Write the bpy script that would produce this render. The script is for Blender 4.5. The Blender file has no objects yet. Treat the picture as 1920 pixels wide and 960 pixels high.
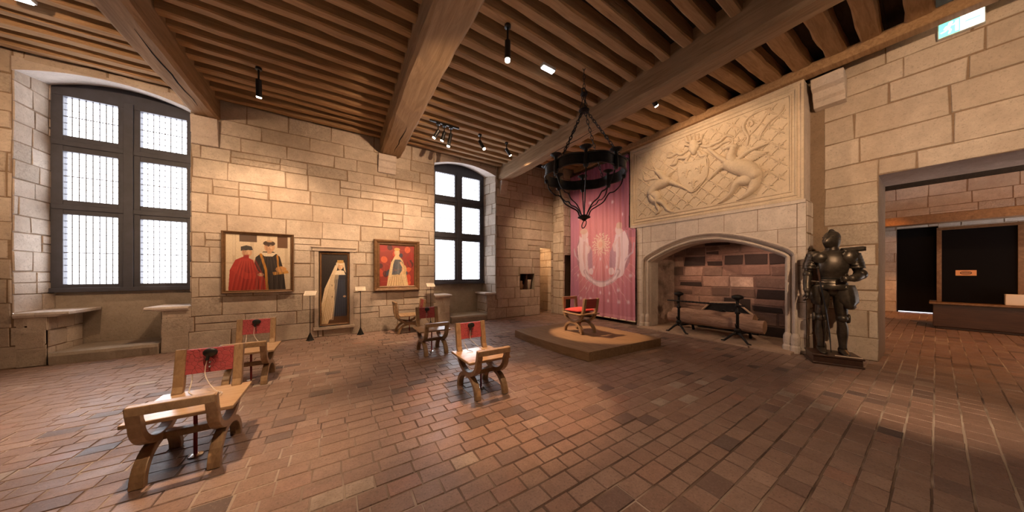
import bpy, math, random
import numpy as np
from mathutils import Vector, Matrix
PI = math.pi
SC = bpy.context.scene
COL = SC.collection

# ------------------------------------------------------------------ helpers
def lin(c):
    out = []
    for x in c[:3]:
        x = x / 255.0
        out.append(x / 12.92 if x <= .04045 else ((x + .055) / 1.055) ** 2.4)
    return tuple(out)

class MB:
    """collects geometry, then links it as one mesh object"""
    def __init__(s): s.v = []; s.f = []; s.m = []; s.t = []
    def add(s, vs, fs, mat=0, tint=(.5, .5, 0)):
        b = len(s.v); s.v.extend([tuple(p) for p in vs])
        for f in fs:
            s.f.append(tuple(b + i for i in f)); s.m.append(mat); s.t.append(tint)
    def box(s, x0, x1, y0, y1, z0, z1, mat=0, tint=(.5, .5, 0)):
        vs = [(x0,y0,z0),(x1,y0,z0),(x1,y1,z0),(x0,y1,z0),(x0,y0,z1),(x1,y0,z1),(x1,y1,z1),(x0,y1,z1)]
        s.add(vs, [(3,2,1,0),(4,5,6,7),(0,1,5,4),(1,2,6,5),(2,3,7,6),(3,0,4,7)], mat, tint)
    def rings(s, rs, closed=True, caps=True, mat=0, tint=(.5,.5,0)):
        n = len(rs[0]); vs = [p for r in rs for p in r]; fs = []
        m = n if closed else n - 1
        for i in range(len(rs) - 1):
            for j in range(m):
                k = (j + 1) % n
                fs.append((i*n+j, i*n+k, (i+1)*n+k, (i+1)*n+j))
        if caps and closed:
            fs.append(tuple(range(n - 1, -1, -1)))
            fs.append(tuple((len(rs)-1)*n + j for j in range(n)))
        s.add(vs, fs, mat, tint)
    def lathe(s, prof, c=(0,0,0), n=24, axis='z', mat=0, caps=True):
        rs = []
        for r, h in prof:
            ring = []
            for j in range(n):
                a = 2*PI*j/n; p = (r*math.cos(a), r*math.sin(a), h)
                if axis == 'x': p = (p[2], p[0], p[1])
                if axis == 'y': p = (p[1], p[2], p[0])
                ring.append((c[0]+p[0], c[1]+p[1], c[2]+p[2]))
            rs.append(ring)
        s.rings(rs, True, caps, mat)
    def tube(s, path, rad, n=8, flat=None, up=None, mat=0, closed=False, square=False):
        P = [Vector(p) for p in path]; N = len(P)
        if not hasattr(rad, '__len__'): rad = [rad] * N
        T = []
        for i in range(N):
            if closed: t = P[(i+1) % N] - P[i-1]
            else: t = P[min(i+1, N-1)] - P[max(i-1, 0)]
            T.append(t.normalized() if t.length > 1e-9 else Vector((0,0,1)))
        u = Vector(up) if up else (Vector((0,0,1)) if abs(T[0].z) < .9 else Vector((1,0,0)))
        rs = []
        for i in range(N):
            u = Vector(up) if up else u
            u = (u - T[i]*u.dot(T[i]))
            u = u.normalized() if u.length > 1e-6 else T[i].orthogonal().normalized()
            w = T[i].cross(u); r = rad[i]
            ra, rb = (r if hasattr(r, '__len__') else (r, r * (flat or 1)))
            ring = []
            if square:
                for a, b in ((1,1),(-1,1),(-1,-1),(1,-1)): ring.append(P[i] + w*(a*ra) + u*(b*rb))
            else:
                for j in range(n):
                    a = 2*PI*j/n; ring.append(P[i] + w*(ra*math.cos(a)) + u*(rb*math.sin(a)))
            rs.append(ring)
        if closed: rs.append(rs[0])
        s.rings(rs, True, not closed, mat)
    def prism(s, poly, fn, h0, h1, mat=0, tint=(.5,.5,0), chamfer=0):
        """extrude a 2D polygon; fn(u,v,h) -> point; chamfer shrinks the h1 face"""
        n = len(poly); cx = sum(p[0] for p in poly)/n; cy = sum(p[1] for p in poly)/n
        a = [fn(p[0], p[1], h0) for p in poly]
        if chamfer:
            q = []
            for i in range(n):
                p0, p1, p2 = Vector(poly[i-1]), Vector(poly[i]), Vector(poly[(i+1) % n])
                d1 = (p1-p0).normalized(); d2 = (p2-p1).normalized()
                n1 = Vector((-d1.y, d1.x)); n2 = Vector((-d2.y, d2.x)); nn = (n1+n2)
                nn = nn.normalized() if nn.length > 1e-6 else n1
                k = chamfer / max(.5, nn.dot(n1)); q.append((p1.x+nn.x*k, p1.y+nn.y*k))
            area = sum(poly[i-1][0]*poly[i][1]-poly[i][0]*poly[i-1][1] for i in range(n))
            if area < 0:
                q = [(2*p[0]-x[0], 2*p[1]-x[1]) for p, x in zip(poly, q)]
        else: q = poly
        b = [fn(p[0], p[1], h1) for p in q]
        fs = [tuple(range(n-1, -1, -1)), tuple(range(n, 2*n))]
        for i in range(n): fs.append((i, (i+1) % n, n+(i+1) % n, n+i))
        s.add(a+b, fs, mat, tint)
    def build(s, name, mats, parent=None, loc=(0,0,0), rz=0, smooth=False, bevel=0, sub=0, seg=2, solid=0):
        me = bpy.data.meshes.new(name); me.from_pydata(s.v, [], s.f)
        mats = mats if isinstance(mats, (list, tuple)) else [mats]
        for m in mats: me.materials.append(M(m))
        me.polygons.foreach_set('material_index', s.m)
        ca = me.color_attributes.new('tint', 'FLOAT_COLOR', 'CORNER')
        arr = np.ones((len(me.loops), 4), dtype=np.float32)
        cnt = np.array([len(f) for f in s.f]); arr[:, :3] = np.repeat(np.array(s.t, dtype=np.float32), cnt, axis=0)
        ca.data.foreach_set('color', arr.ravel())
        if smooth: me.polygons.foreach_set('use_smooth', [True]*len(s.f))
        me.update()
        o = bpy.data.objects.new(name, me); COL.objects.link(o)
        o.location = loc; o.rotation_euler = (0, 0, rz)
        if parent: o.parent = parent
        if solid:
            md = o.modifiers.new('solid', 'SOLIDIFY'); md.thickness = solid
        if bevel:
            md = o.modifiers.new('bevel', 'BEVEL'); md.width = bevel; md.segments = seg; md.limit_method = 'ANGLE'; md.angle_limit = .7
        if sub:
            md = o.modifiers.new('sub', 'SUBSURF'); md.levels = sub; md.render_levels = sub
        return o

def tag(o, label=None, cat=None, group=None, kind=None):
    if label: o['label'] = label
    if cat: o['category'] = cat
    if group: o['group'] = group
    if kind: o['kind'] = kind
    return o
def thing(name, label, cat, loc=(0,0,0), rz=0, group=None, kind=None):
    o = bpy.data.objects.new(name, None); COL.objects.link(o)
    o.location = loc; o.rotation_euler = (0,0,rz); o.empty_display_size = .2
    return tag(o, label, cat, group, kind)
def copy_tree(o, parent=None):
    c = o.copy(); COL.objects.link(c)
    if parent: c.parent = parent
    for ch in list(o.children): copy_tree(ch, c)
    return c

# ------------------------------------------------------------------ materials
MATS = {}
def M(name):
    if not isinstance(name, str): return name
    return MATS[name]
class NT:
    def __init__(s, name):
        s.m = bpy.data.materials.new(name); s.m.use_nodes = True; s.t = s.m.node_tree
        s.b = s.t.nodes['Principled BSDF']; s.out = s.t.nodes['Material Output']; MATS[name] = s.m
        s.tc = s.n('ShaderNodeTexCoord')
    def n(s, ty, **kw):
        x = s.t.nodes.new(ty)
        for k, v in kw.items(): setattr(x, k, v)
        return x
    def l(s, a, b): s.t.links.new(a, b)
    def noise(s, scale, detail=4, rough=.6, vec=None, mapping=None, coord='Object', dist=0):
        x = s.n('ShaderNodeTexNoise'); x.inputs['Scale'].default_value = scale; x.inputs['Detail'].default_value = detail
        x.inputs['Roughness'].default_value = rough; x.inputs['Distortion'].default_value = dist
        v = vec or s.tc.outputs[coord]
        if mapping:
            mp = s.n('ShaderNodeMapping'); mp.inputs['Scale'].default_value = mapping; s.l(v, mp.inputs['Vector']); v = mp.outputs['Vector']
        s.l(v, x.inputs['Vector']); return x.outputs['Fac']
    def ramp(s, fac, stops):
        r = s.n('ShaderNodeValToRGB'); e = r.color_ramp.elements
        while len(e) < len(stops): e.new(.5)
        for i, (p, c) in enumerate(stops): e[i].position = p; e[i].color = (*c, 1)
        s.l(fac, r.inputs['Fac']); return r.outputs['Color']
    def mix(s, fac, a, b, mode='MIX'):
        x = s.n('ShaderNodeMix', data_type='RGBA', blend_type=mode)
        for k, v in ((0, fac), (6, a), (7, b)):
            if isinstance(v, (int, float)): x.inputs[k].default_value = v
            elif isinstance(v, tuple): x.inputs[k].default_value = (*v, 1)
            else: s.l(v, x.inputs[k])
        return x.outputs[2]
    def mul(s, a, b, op='MULTIPLY'):
        x = s.n('ShaderNodeMath', operation=op)
        for k, v in ((0, a), (1, b)):
            if isinstance(v, (int, float)): x.inputs[k].default_value = v
            else: s.l(v, x.inputs[k])
        return x.outputs[0]
    def attr(s, name='tint'):
        a = s.n('ShaderNodeAttribute'); a.attribute_name = name
        sp = s.n('ShaderNodeSeparateColor'); s.l(a.outputs['Color'], sp.inputs['Color'])
        return a.outputs['Color'], sp.outputs
    def rand(s):
        return s.n('ShaderNodeObjectInfo').outputs['Random']
    def bump(s, h, strength=.3, dist=.01):
        x = s.n('ShaderNodeBump'); x.inputs['Strength'].default_value = strength; x.inputs['Distance'].default_value = dist
        s.l(h, x.inputs['Height']); s.l(x.outputs['Normal'], s.b.inputs['Normal'])
    def base(s, c):
        if isinstance(c, tuple): s.b.inputs['Base Color'].default_value = (*c, 1)
        else: s.l(c, s.b.inputs['Base Color'])
    def set(s, **kw):
        for k, v in kw.items():
            i = s.b.inputs[k.replace('_', ' ')]
            if hasattr(v, 'links') or hasattr(v, 'is_linked'): s.l(v, i)
            else: i.default_value = v
        return s

def simple(name, c, rough=.6, metal=0, spec=.5, nscale=0, namp=.25, bump=0, emit=None, es=0):
    n = NT(name); n.set(Roughness=rough, Metallic=metal)
    n.b.inputs['Specular IOR Level'].default_value = spec
    if nscale:
        f = n.noise(nscale, 5, .65)
        d = tuple(x*(1-namp) for x in c); e = tuple(min(1, x*(1+namp)) for x in c)
        n.base(n.ramp(f, [(.3, d), (.7, e)]))
        if bump: n.bump(f, bump, .006)
    else: n.base(c)
    if emit:
        n.b.inputs['Emission Color'].default_value = (*emit, 1); n.b.inputs['Emission Strength'].default_value = es
    return n

def stone(name, stops, stain=(.33,.24,.17), stain_amt=.55, bs=.5, soot=None):
    n = NT(name); _, t = n.attr()
    c = n.ramp(t[0], stops); dk = tuple(x*.62 for x in stops[0][1])
    big = n.noise(1.1, 5, .62, dist=.4); sp = n.noise(34, 4, .75); mid = n.noise(6, 6, .7, dist=.3); pit = n.noise(95, 2, .6)
    c = n.mix(n.mul(n.ramp(big, [(.46, (0,0,0)), (.70, (1,1,1))]), stain_amt), c, stain)
    c = n.mix(n.mul(n.ramp(mid, [(.36, (1,1,1)), (.60, (0,0,0))]), .38), c, tuple(x*.70 for x in stops[0][1]))
    c = n.mix(n.mul(n.ramp(mid, [(.58, (0,0,0)), (.74, (1,1,1))]), .35), c, tuple(min(1, x*1.12) for x in stops[-1][1]))
    c = n.mix(n.mul(n.mul(n.ramp(t[1], [(.84, (0,0,0)), (.92, (1,1,1))]), n.ramp(sp, [(.40, (1,1,1)), (.60, (.25,.25,.25))])), .6), c, dk)
    c = n.mix(n.mul(n.ramp(sp, [(.34, (1,1,1)), (.45, (0,0,0))]), .55), c, dk)
    c = n.mix(n.mul(n.ramp(pit, [(.30, (1,1,1)), (.36, (0,0,0))]), .6), c, dk)
    if soot:
        c = n.mix(n.mul(t[2], 1.0), c, soot)
    n.base(c); n.set(Roughness=.93); n.b.inputs['Specular IOR Level'].default_value = .2
    h = n.mul(n.mul(mid, .8), n.mul(sp, .5), 'ADD'); n.bump(h, bs, .022)
    return n
CREAM = [(0, (.48,.392,.31)), (.25, (.55,.457,.368)), (.7, (.60,.507,.418)), (1, (.655,.567,.478))]
stone('limestone', CREAM, stain=(.38,.28,.21), stain_amt=.6)
stone('limestone_pale', [(0, (.56,.475,.41)), (1, (.68,.595,.53))], stain_amt=.25, bs=.4)
stone('mortar', [(0, (.25,.17,.11)), (1, (.31,.22,.15))], stain_amt=.2)
stone('old_plaster', [(0, (.35,.285,.225)), (1, (.42,.35,.28))], stain=(.26,.20,.15), stain_amt=.5)
stone('firebrick', [(0, (.26,.165,.13)), (.5, (.33,.21,.165)), (1, (.58,.43,.35))], stain=(.075,.05,.043), stain_amt=.95, soot=(.026,.021,.02))
stone('dark_stone', [(0, (.10,.075,.06)), (1, (.15,.115,.09))], stain=(.07,.05,.04))  # dark colour keeps the unseen walls from bouncing light onto the joists
stone('fire_mortar', [(0, (.20,.13,.105)), (1, (.27,.175,.14))], stain=(.06,.042,.036), stain_amt=1.0)
stone('carved_stone', [(0, (.60,.49,.36)), (1, (.66,.545,.41))], stain=(.46,.34,.22), stain_amt=.4, bs=.25)
stone('hearthstone', [(0, (.40,.28,.21)), (1, (.52,.38,.29))], stain_amt=.4)

def tile(name):
    n = NT(name); col, t = n.attr()
    c = n.ramp(t[0], [(0, (.085,.060,.058)), (.10, (.15,.095,.082)), (.22, (.21,.13,.102)), (.5, (.255,.158,.122)),
                      (.75, (.285,.19,.152)), (.93, (.31,.155,.112)), (1, (.36,.285,.235))])
    big = n.noise(.55, 4, .6, dist=.5); mid = n.noise(9, 5, .7); fine = n.noise(70, 3, .7)
    c = n.mix(n.mul(n.ramp(big, [(.42, (0,0,0)), (.72, (1,1,1))]), .5), c, (.30,.215,.17))
    c = n.mix(n.mul(n.ramp(mid, [(.35, (1,1,1)), (.6, (0,0,0))]), .4), c, (.12,.075,.06))
    c = n.mix(n.mul(n.ramp(fine, [(.34, (1,1,1)), (.45, (0,0,0))]), .55), c, (.09,.06,.048))
    c = n.mix(n.mul(n.ramp(fine, [(.58, (0,0,0)), (.70, (1,1,1))]), .3), c, (.42,.33,.27))
    n.base(c)
    r = n.ramp(n.noise(2.2, 4, .6), [(.3, (.33,)*3), (.75, (.62,)*3)]); n.l(r, n.b.inputs['Roughness'])
    n.b.inputs['Specular IOR Level'].default_value = .5
    n.bump(n.mul(mid, n.mul(fine, .3), 'ADD'), .35, .01)
tile('terracotta')
g = NT('tile_joint'); g.base(g.ramp(g.noise(.8, 3, .6, dist=.6), [(.40, (.08,.053,.043)), (.50, (.20,.145,.115)), (.62, (.46,.39,.33))])); g.set(Roughness=.95)

def wood(name, dark, light, ax=(1,8,8), scale=2.2, rough=.7, spec=.3, bump=.35, rnd=.25):
    n = NT(name)
    v = n.n('ShaderNodeVectorMath', operation='ADD'); n.l(n.tc.outputs['Object'], v.inputs[0])
    cb = n.n('ShaderNodeCombineXYZ'); r = n.rand(); k = n.mul(r, 37.0)
    for i in range(3): n.l(k, cb.inputs[i])
    n.l(cb.outputs[0], v.inputs[1])
    f = n.noise(scale, 6, .65, vec=v.outputs[0], mapping=ax, dist=.8)
    f2 = n.noise(scale*.5, 3, .5, vec=v.outputs[0])
    c = n.ramp(f, [(.32, dark), (.68, light)])
    c = n.mix(n.mul(n.ramp(f2, [(.4, (0,0,0)), (.7, (1,1,1))]), .35), c, tuple((a+b)*.36 for a, b in zip(dark, light)))
    c = n.mix(n.mul(r, rnd), c, tuple(x*.55 for x in dark))
    n.base(c); n.set(Roughness=rough); n.b.inputs['Specular IOR Level'].default_value = spec
    n.bump(f, bump, .012); return n
wood('joist_oak', (.30,.175,.088), (.53,.335,.18), ax=(.7,9,9), scale=2.6, rough=.85, spec=.15)
wood('beam_oak', (.25,.16,.09), (.45,.305,.185), ax=(9,.8,9), scale=1.7, rough=.85, spec=.15, bump=.6, rnd=.05)
wood('plank_oak', (.032,.020,.012), (.06,.039,.024), ax=(1,9,9), scale=2, rough=.9, spec=.1)  # darker boards, blackened further to put shade into the gaps between joists
wood('chair_oak', (.25,.15,.078), (.44,.29,.165), ax=(6,1.2,3), scale=5, rough=.36, spec=.5, bump=.08, rnd=.1)
wood('seat_oak', (.38,.235,.13), (.54,.365,.215), ax=(1,9,9), scale=4, rough=.26, spec=.55, bump=.04, rnd=.1)
wood('platform_oak', (.21,.125,.066), (.34,.215,.12), ax=(7,1,7), scale=2.5, rough=.6, spec=.35, bump=.1)
wood('dark_wood', (.05,.025,.018), (.10,.05,.032), ax=(7,1,7), scale=3, rough=.4, spec=.4, bump=.1)
wood('frame_wood', (.13,.065,.028), (.25,.135,.062), ax=(3,3,3), scale=5, rough=.45, spec=.4, bump=.15)
wood('log_bark', (.20,.115,.085), (.46,.30,.23), ax=(7,1.3,7), scale=3.2, rough=.9, spec=.1, bump=.9)
simple('log_end', (.30,.17,.10), .9, nscale=9)
simple('window_frame', (.046,.046,.060), .55, nscale=6, namp=.2)
simple('lead', (.12,.12,.13), .6, .4)
simple('wrought_iron', (.018,.016,.016), .48, .55, nscale=14, namp=.4, bump=.25)
simple('black_plastic', (.012,.012,.012), .4)
simple('chrome', (.8,.8,.8), .18, 1)
simple('red_paint', (.25,.018,.02), .4)
simple('red_wool', (.52,.055,.055), .9, nscale=60, namp=.15, bump=.2)
simple('plate_white', (.78,.75,.70), .5)
simple('cream_box', (.72,.60,.45), .6)
simple('black_board', (.006,.005,.005), .85, spec=.08)
simple('cable_white', (.60,.52,.44), .5)
simple('stone_jar', (.46,.38,.29), .8, nscale=20)
simple('sign_case', (.70,.72,.70), .4)
simple('lens_glow', (1,1,1), .3, emit=(1,.86,.66), es=14)
simple('tube_glow', (1,1,1), .3, emit=(.97,.95,1), es=9)
simple('slit_glow', (1,1,1), .3, emit=(.75,.85,1), es=1.6)
# armour steel
n = NT('armour_steel'); f = n.noise(6, 5, .7); f2 = n.noise(40, 3, .6)
n.base(n.ramp(f, [(.3, (.040,.032,.025)), (.7, (.13,.105,.08))])); n.set(Metallic=.7)
n.l(n.ramp(f2, [(.3, (.30,)*3), (.7, (.50,)*3)]), n.b.inputs['Roughness']); n.bump(f2, .08, .004)
# tooled red leather with a criss-cross stamped motif
n = NT('red_leather'); v = n.n('ShaderNodeTexVoronoi', feature='DISTANCE_TO_EDGE'); v.inputs['Scale'].default_value = 30
n.l(n.tc.outputs['Object'], v.inputs['Vector'])
k = n.ramp(v.outputs['Distance'], [(.01, (0,0,0)), (.06, (1,1,1))])
n.base(n.mix(k, (.20,.032,.037), (.40,.065,.075))); n.set(Roughness=.5); n.bump(k, .5, .004)
# painted surfaces use the 'paint' point attribute
def painted(name, rough=.55, emit=0, bumpy=0):
    n = NT(name); c, _ = n.attr('paint')
    if bumpy:
        f = n.noise(55, 4, .7); c2 = n.mix(n.mul(n.ramp(f, [(.3, (1,1,1)), (.55, (0,0,0))]), bumpy), c, (.08,.05,.03)); n.base(c2)
    else: n.base(c)
    n.set(Roughness=rough)
    if emit: n.l(c, n.b.inputs['Emission Color']); n.b.inputs['Emission Strength'].default_value = emit
painted('oil_paint', .5, bumpy=.25); painted('printed_cloth', .9); painted('lit_sign', .3, emit=3.2); painted('printed_card', .6)
# old glass: mostly clear with a soft sheen
n = NT('glass'); tr = n.n('ShaderNodeBsdfTransparent'); tr.inputs['Color'].default_value = (.97,.985,1,1)
gl = n.n('ShaderNodeBsdfGlossy'); gl.inputs['Roughness'].default_value = .12
mx = n.n('ShaderNodeMixShader'); mx.inputs[0].default_value = .06
n.l(tr.outputs[0], mx.inputs[1]); n.l(gl.outputs[0], mx.inputs[2]); n.l(mx.outputs[0], n.out.inputs['Surface'])

# ------------------------------------------------------------------ painting by vertex colour
class Paint:
    def __init__(s, nu, nv, w, h, bg):
        s.nu, s.nv, s.w, s.h = nu, nv, w, h
        s.U, s.V = np.meshgrid(np.linspace(0, w, nu), np.linspace(0, h, nv)); s.aa = w/nu*.7
        s.c = np.zeros((nv, nu, 3)); s.c[:] = lin(bg)
    def _put(s, a, col):
        a = np.clip(a, 0, 1)[..., None]; s.c = s.c*(1-a) + np.array(lin(col))*a
    def ell(s, cx, cy, rx, ry, col, ang=0, op=1, soft=0):
        c, n_ = math.cos(ang), math.sin(ang); x = (s.U-cx)*c+(s.V-cy)*n_; y = -(s.U-cx)*n_+(s.V-cy)*c
        d = (1-np.sqrt((x/rx)**2+(y/ry)**2))*min(rx, ry); s._put(op*(d/(soft or s.aa)+.5 if not soft else d/soft), col)
    def poly(s, pts, col, op=1):
        ins = np.zeros(s.U.shape, bool); n_ = len(pts)
        for i in range(n_):
            (x1, y1), (x2, y2) = pts[i], pts[(i+1) % n_]
            if y1 == y2: continue
            ins ^= ((y1 > s.V) != (y2 > s.V)) & (s.U < (x2-x1)*(s.V-y1)/(y2-y1)+x1)
        s._put(ins*op, col)
    def rect(s, x0, x1, y0, y1, col, op=1): s.poly([(x0,y0),(x1,y0),(x1,y1),(x0,y1)], col, op)
    def line(s, pts, wd, col, op=1):
        d = np.full(s.U.shape, 1e9)
        for (x1, y1), (x2, y2) in zip(pts[:-1], pts[1:]):
            L = (x2-x1)**2+(y2-y1)**2+1e-12; t = np.clip(((s.U-x1)*(x2-x1)+(s.V-y1)*(y2-y1))/L, 0, 1)
            d = np.minimum(d, np.hypot(s.U-x1-t*(x2-x1), s.V-y1-t*(y2-y1)))
        s._put(op*((wd/2-d)/s.aa+.5), col)
    def brush(s, pts, wd, col, op=.5):
        d = np.full(s.U.shape, 1e9)
        for (x1, y1), (x2, y2) in zip(pts[:-1], pts[1:]):
            L = (x2-x1)**2+(y2-y1)**2+1e-12; t = np.clip(((s.U-x1)*(x2-x1)+(s.V-y1)*(y2-y1))/L, 0, 1)
            d = np.minimum(d, np.hypot(s.U-x1-t*(x2-x1), s.V-y1-t*(y2-y1)))
        s._put(op*np.clip(1-d/wd, 0, 1)**1.5, col)
    def build(s, name, mat, pos, parent=None, solid=0, smooth=True):
        P = [pos(u, v) for u, v in zip(s.U.ravel(), s.V.ravel())]; fs = []
        for j in range(s.nv-1):
            for i in range(s.nu-1):
                a = j*s.nu+i; fs.append((a, a+1, a+1+s.nu, a+s.nu))
        me = bpy.data.meshes.new(name); me.from_pydata(P, [], fs); me.materials.append(M(mat))
        ca = me.color_attributes.new('paint', 'FLOAT_COLOR', 'POINT'); arr = np.ones((len(P), 4), np.float32)
        arr[:, :3] = s.c.reshape(-1, 3); ca.data.foreach_set('color', arr.ravel())
        if smooth: me.polygons.foreach_set('use_smooth', [True]*len(fs))
        o = bpy.data.objects.new(name, me); COL.objects.link(o)
        if parent: o.parent = parent
        if solid: md = o.modifiers.new('solid', 'SOLIDIFY'); md.thickness = solid; md.offset = -1
        return o

# ------------------------------------------------------------------ ashlar masonry
def subtract(r, h):
    u0, u1, v0, v1 = r; a0, a1, b0, b1 = h
    if a1 <= u0 or a0 >= u1 or b1 <= v0 or b0 >= v1: return [r]
    out = []
    if a0 > u0: out.append((u0, a0, v0, v1))
    if a1 < u1: out.append((a1, u1, v0, v1))
    m0, m1 = max(u0, a0), min(u1, a1)
    if b0 > v0: out.append((m0, m1, v0, b0))
    if b1 < v1: out.append((m0, m1, b1, v1))
    return out
def block(mb, F, u0, u1, v0, v1, rng, depth, mat, tint, gap, jit=.008, ch=.006):
    g = gap/2; j = lambda: rng.uniform(-jit, jit)
    q = [(u0+g+j(), v0+g+j()), (u1-g+j(), v0+g+j()), (u1-g+j(), v1-g+j()), (u0+g+j(), v1-g+j())]
    a = [F(x, y, 0) for x, y in q]
    cx, cy = (u0+u1)/2, (v0+v1)/2
    sh = lambda x, c, : x + (ch if x < c else -ch)
    b = [F(sh(x, cx), sh(y, cy), depth) for x, y in q]
    mb.add(a+b, [(4,5,6,7),(0,1,5,4),(1,2,6,5),(2,3,7,6),(3,0,4,7)], mat, tint)
def ashlar(mb, O, U, V, w, h, holes=(), seed=1, course=(.24,.36), length=(.34,.86), gap=.012, depth=.009, bm=0, mm=1, tintf=None, reach=None, jitter=.008):
    rng = random.Random(seed); O, U, V = Vector(O), Vector(U), Vector(V); N = U.cross(V)
    F = lambda u, v, d: O+U*u+V*v+N*d
    rects = [(0, w, 0, h)]
    for ho in holes: rects = [x for r in rects for x in subtract(r, ho)]
    for u0, u1, v0, v1 in rects:
        if v0 == 0 and abs(O.z) < 1e-6 and V.z > .5: v0 = -.03      # the masonry goes down below the tiles
        mb.add([F(u0,v0,0),F(u1,v0,0),F(u1,v1,0),F(u0,v1,0)], [(0,1,2,3)], mm, (rng.random(), .5, 0))
    v = 0
    while v < h-.01:
        ch = rng.uniform(*course)
        if h-v-ch < course[0]*.6: ch = h-v
        u = -rng.uniform(0, length[0])
        while u < w:
            L = rng.uniform(*length); bs = [(max(u, 0), min(u+L, w), v, v+ch)]
            if rng.random() < .08 and ch > .2: bs = [(bs[0][0], bs[0][1], v, v+ch*.5), (bs[0][0], bs[0][1], v+ch*.5, v+ch)]
            for ho in holes: bs = [x for r in bs for x in subtract(r, ho)]
            for r in bs:
                if reach and not reach(r): continue
                if r[1]-r[0] > .035 and r[3]-r[2] > .035:
                    t = (rng.random(), rng.random(), 0)
                    if tintf: t = tintf(r, rng)
                    block(mb, F, *r, rng, depth*rng.uniform(.6, 1.5), bm, t, gap*rng.uniform(.7, 1.6), jitter)
            u += L
        v += ch

ZC = 4.66                                  # underside of the ceiling boards
XW, YW = 6.95, 7.05                        # fireplace wall and window wall
STN = ['limestone', 'mortar']
# ------------------------------------------------------------------ floor
rng = random.Random(5)
mb = MB()
y = -3.6
while y < 8.3:
    p = rng.uniform(.128, .146); x = -7.2 - rng.uniform(0, .2)
    x1 = 17.2 if y < 1.6 else 8.2
    while x < x1:
        L = rng.uniform(.155, .245)
        gp = .007
        tz = rng.uniform(-.002, .002); ti = [tz+rng.uniform(-.0016, .0016) for _ in range(4)]
        q = [(x+gp*.5, y+gp*.5), (x+L-gp*.5, y+gp*.5), (x+L-gp*.5, y+p-gp*.5), (x+gp*.5, y+p-gp*.5)]
        q = [(a+rng.uniform(-.0025,.0025), b+rng.uniform(-.0025,.0025)) for a, b in q]
        cx, cy = x+L/2, y+p/2
        top = [(a+(.004 if a < cx else -.004), b+(.004 if b < cy else -.004), t) for (a, b), t in zip(q, ti)]
        bot = [(a, b, -.007) for a, b in q]
        t = min(1, max(0, rng.gauss(.52, .16))) if rng.random() > .10 else rng.choice([0, .04, .1, .97, 1])
        mb.add(bot+top, [(4,5,6,7),(0,1,5,4),(1,2,6,5),(2,3,7,6),(3,0,4,7)], 0, (t, rng.random(), 0))
        x += L
    y += p
mb.add([(-7.4,-3.8,-.0045),(17.4,-3.8,-.0045),(17.4,8.4,-.0045),(-7.4,8.4,-.0045)], [(0,1,2,3)], 1)
tag(mb.build('floor', ['terracotta', 'tile_joint']), 'worn terracotta tile floor laid in long rows', 'floor', kind='structure')

# ------------------------------------------------------------------ window wall
W1 = (-3.86, -2.15); W2 = (2.12, 3.96); BZ = .78
X0 = -7.0
def uw(x): return x-X0
mb = MB()
seatL1 = (W1[0]+.0, -3.575); seatR1 = (-2.49, W1[1]); seatL2 = (W2[0], 2.55); seatR2 = (3.66, W2[1])
holes = [(uw(W1[0]), uw(W1[1]), BZ, 4.385), (uw(seatL1[1]), uw(seatR1[0]), 0, BZ),
         (uw(W2[0]), uw(W2[1]), BZ, 4.385), (uw(seatL2[1]), uw(seatR2[0]), 0, BZ),
         (uw(4.82), uw(5.39), .835, 1.33), (uw(5.62), uw(6.09), 0, 2.19), (uw(6.20), uw(7.0), 0, 4.4), (uw(-.34), uw(.25), .215, 1.82)]
ashlar(mb, (X0, YW, 0), (1,0,0), (0,0,1), 6.99-X0, ZC+.36, holes, seed=11)
def quad(mb, a, b, c, d, mat=1, tint=(.5,.5,0)): mb.add([a,b,c,d], [(0,1,2,3)], mat, tint)
YG = 7.65
def embrasure(mb, Wd, F0, F1, seed):
    x0, x1 = Wd
    # jambs in ashlar, splayed towards the frame
    for (xa, xb, sgn) in ((x0, F0, 1), (x1, F1, -1)):
        a, b = Vector((xa, YW, BZ)), Vector((xb, YG+.06, BZ))
        d = (b-a); L = d.length; d.normalize()
        if sgn > 0: ashlar(mb, a, d, (0,0,1), L, ZC-BZ, seed=seed+1, length=(.22,.5), course=(.24,.34))
        else: ashlar(mb, b, -d, (0,0,1), L, ZC-BZ, seed=seed+2, length=(.22,.5), course=(.24,.34))
    # vaulted soffit, low segmental arch rising towards the frame
    K = 16; front = []; back = []
    for k in range(K+1):
        s = k/K; q = 1-(2*s-1)**2
        front.append((x0+(x1-x0)*s, YW-.012, 4.22+.16*q)); back.append((F0+(F1-F0)*s, YG+.06, 4.36+.20*q))
    for k in range(K):
        quad(mb, front[k], front[k+1], back[k+1], back[k], 2)
        a, b = front[k], front[k+1]
        quad(mb, (a[0],a[1],4.42), (b[0],b[1],4.42), b, a, 2)
embrasure(mb, W1, -3.845, -2.26, 40); embrasure(mb, W2, 2.215, 3.842, 50)
# recess walls under the windows and seat ends
for (a, b) in ((seatL1[1], seatR1[0]), (seatL2[1], seatR2[0])):
    quad(mb, (a-.5,YG+.05,0), (b+.5,YG+.05,0), (b+.5,YG+.05,1.1), (a-.5,YG+.05,1.1), 3)
tag(mb.build('wall_front', ['limestone', 'mortar', 'limestone_pale', 'old_plaster']), 'pale ashlar wall with two deep window embrasures', 'wall', kind='structure')

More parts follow.
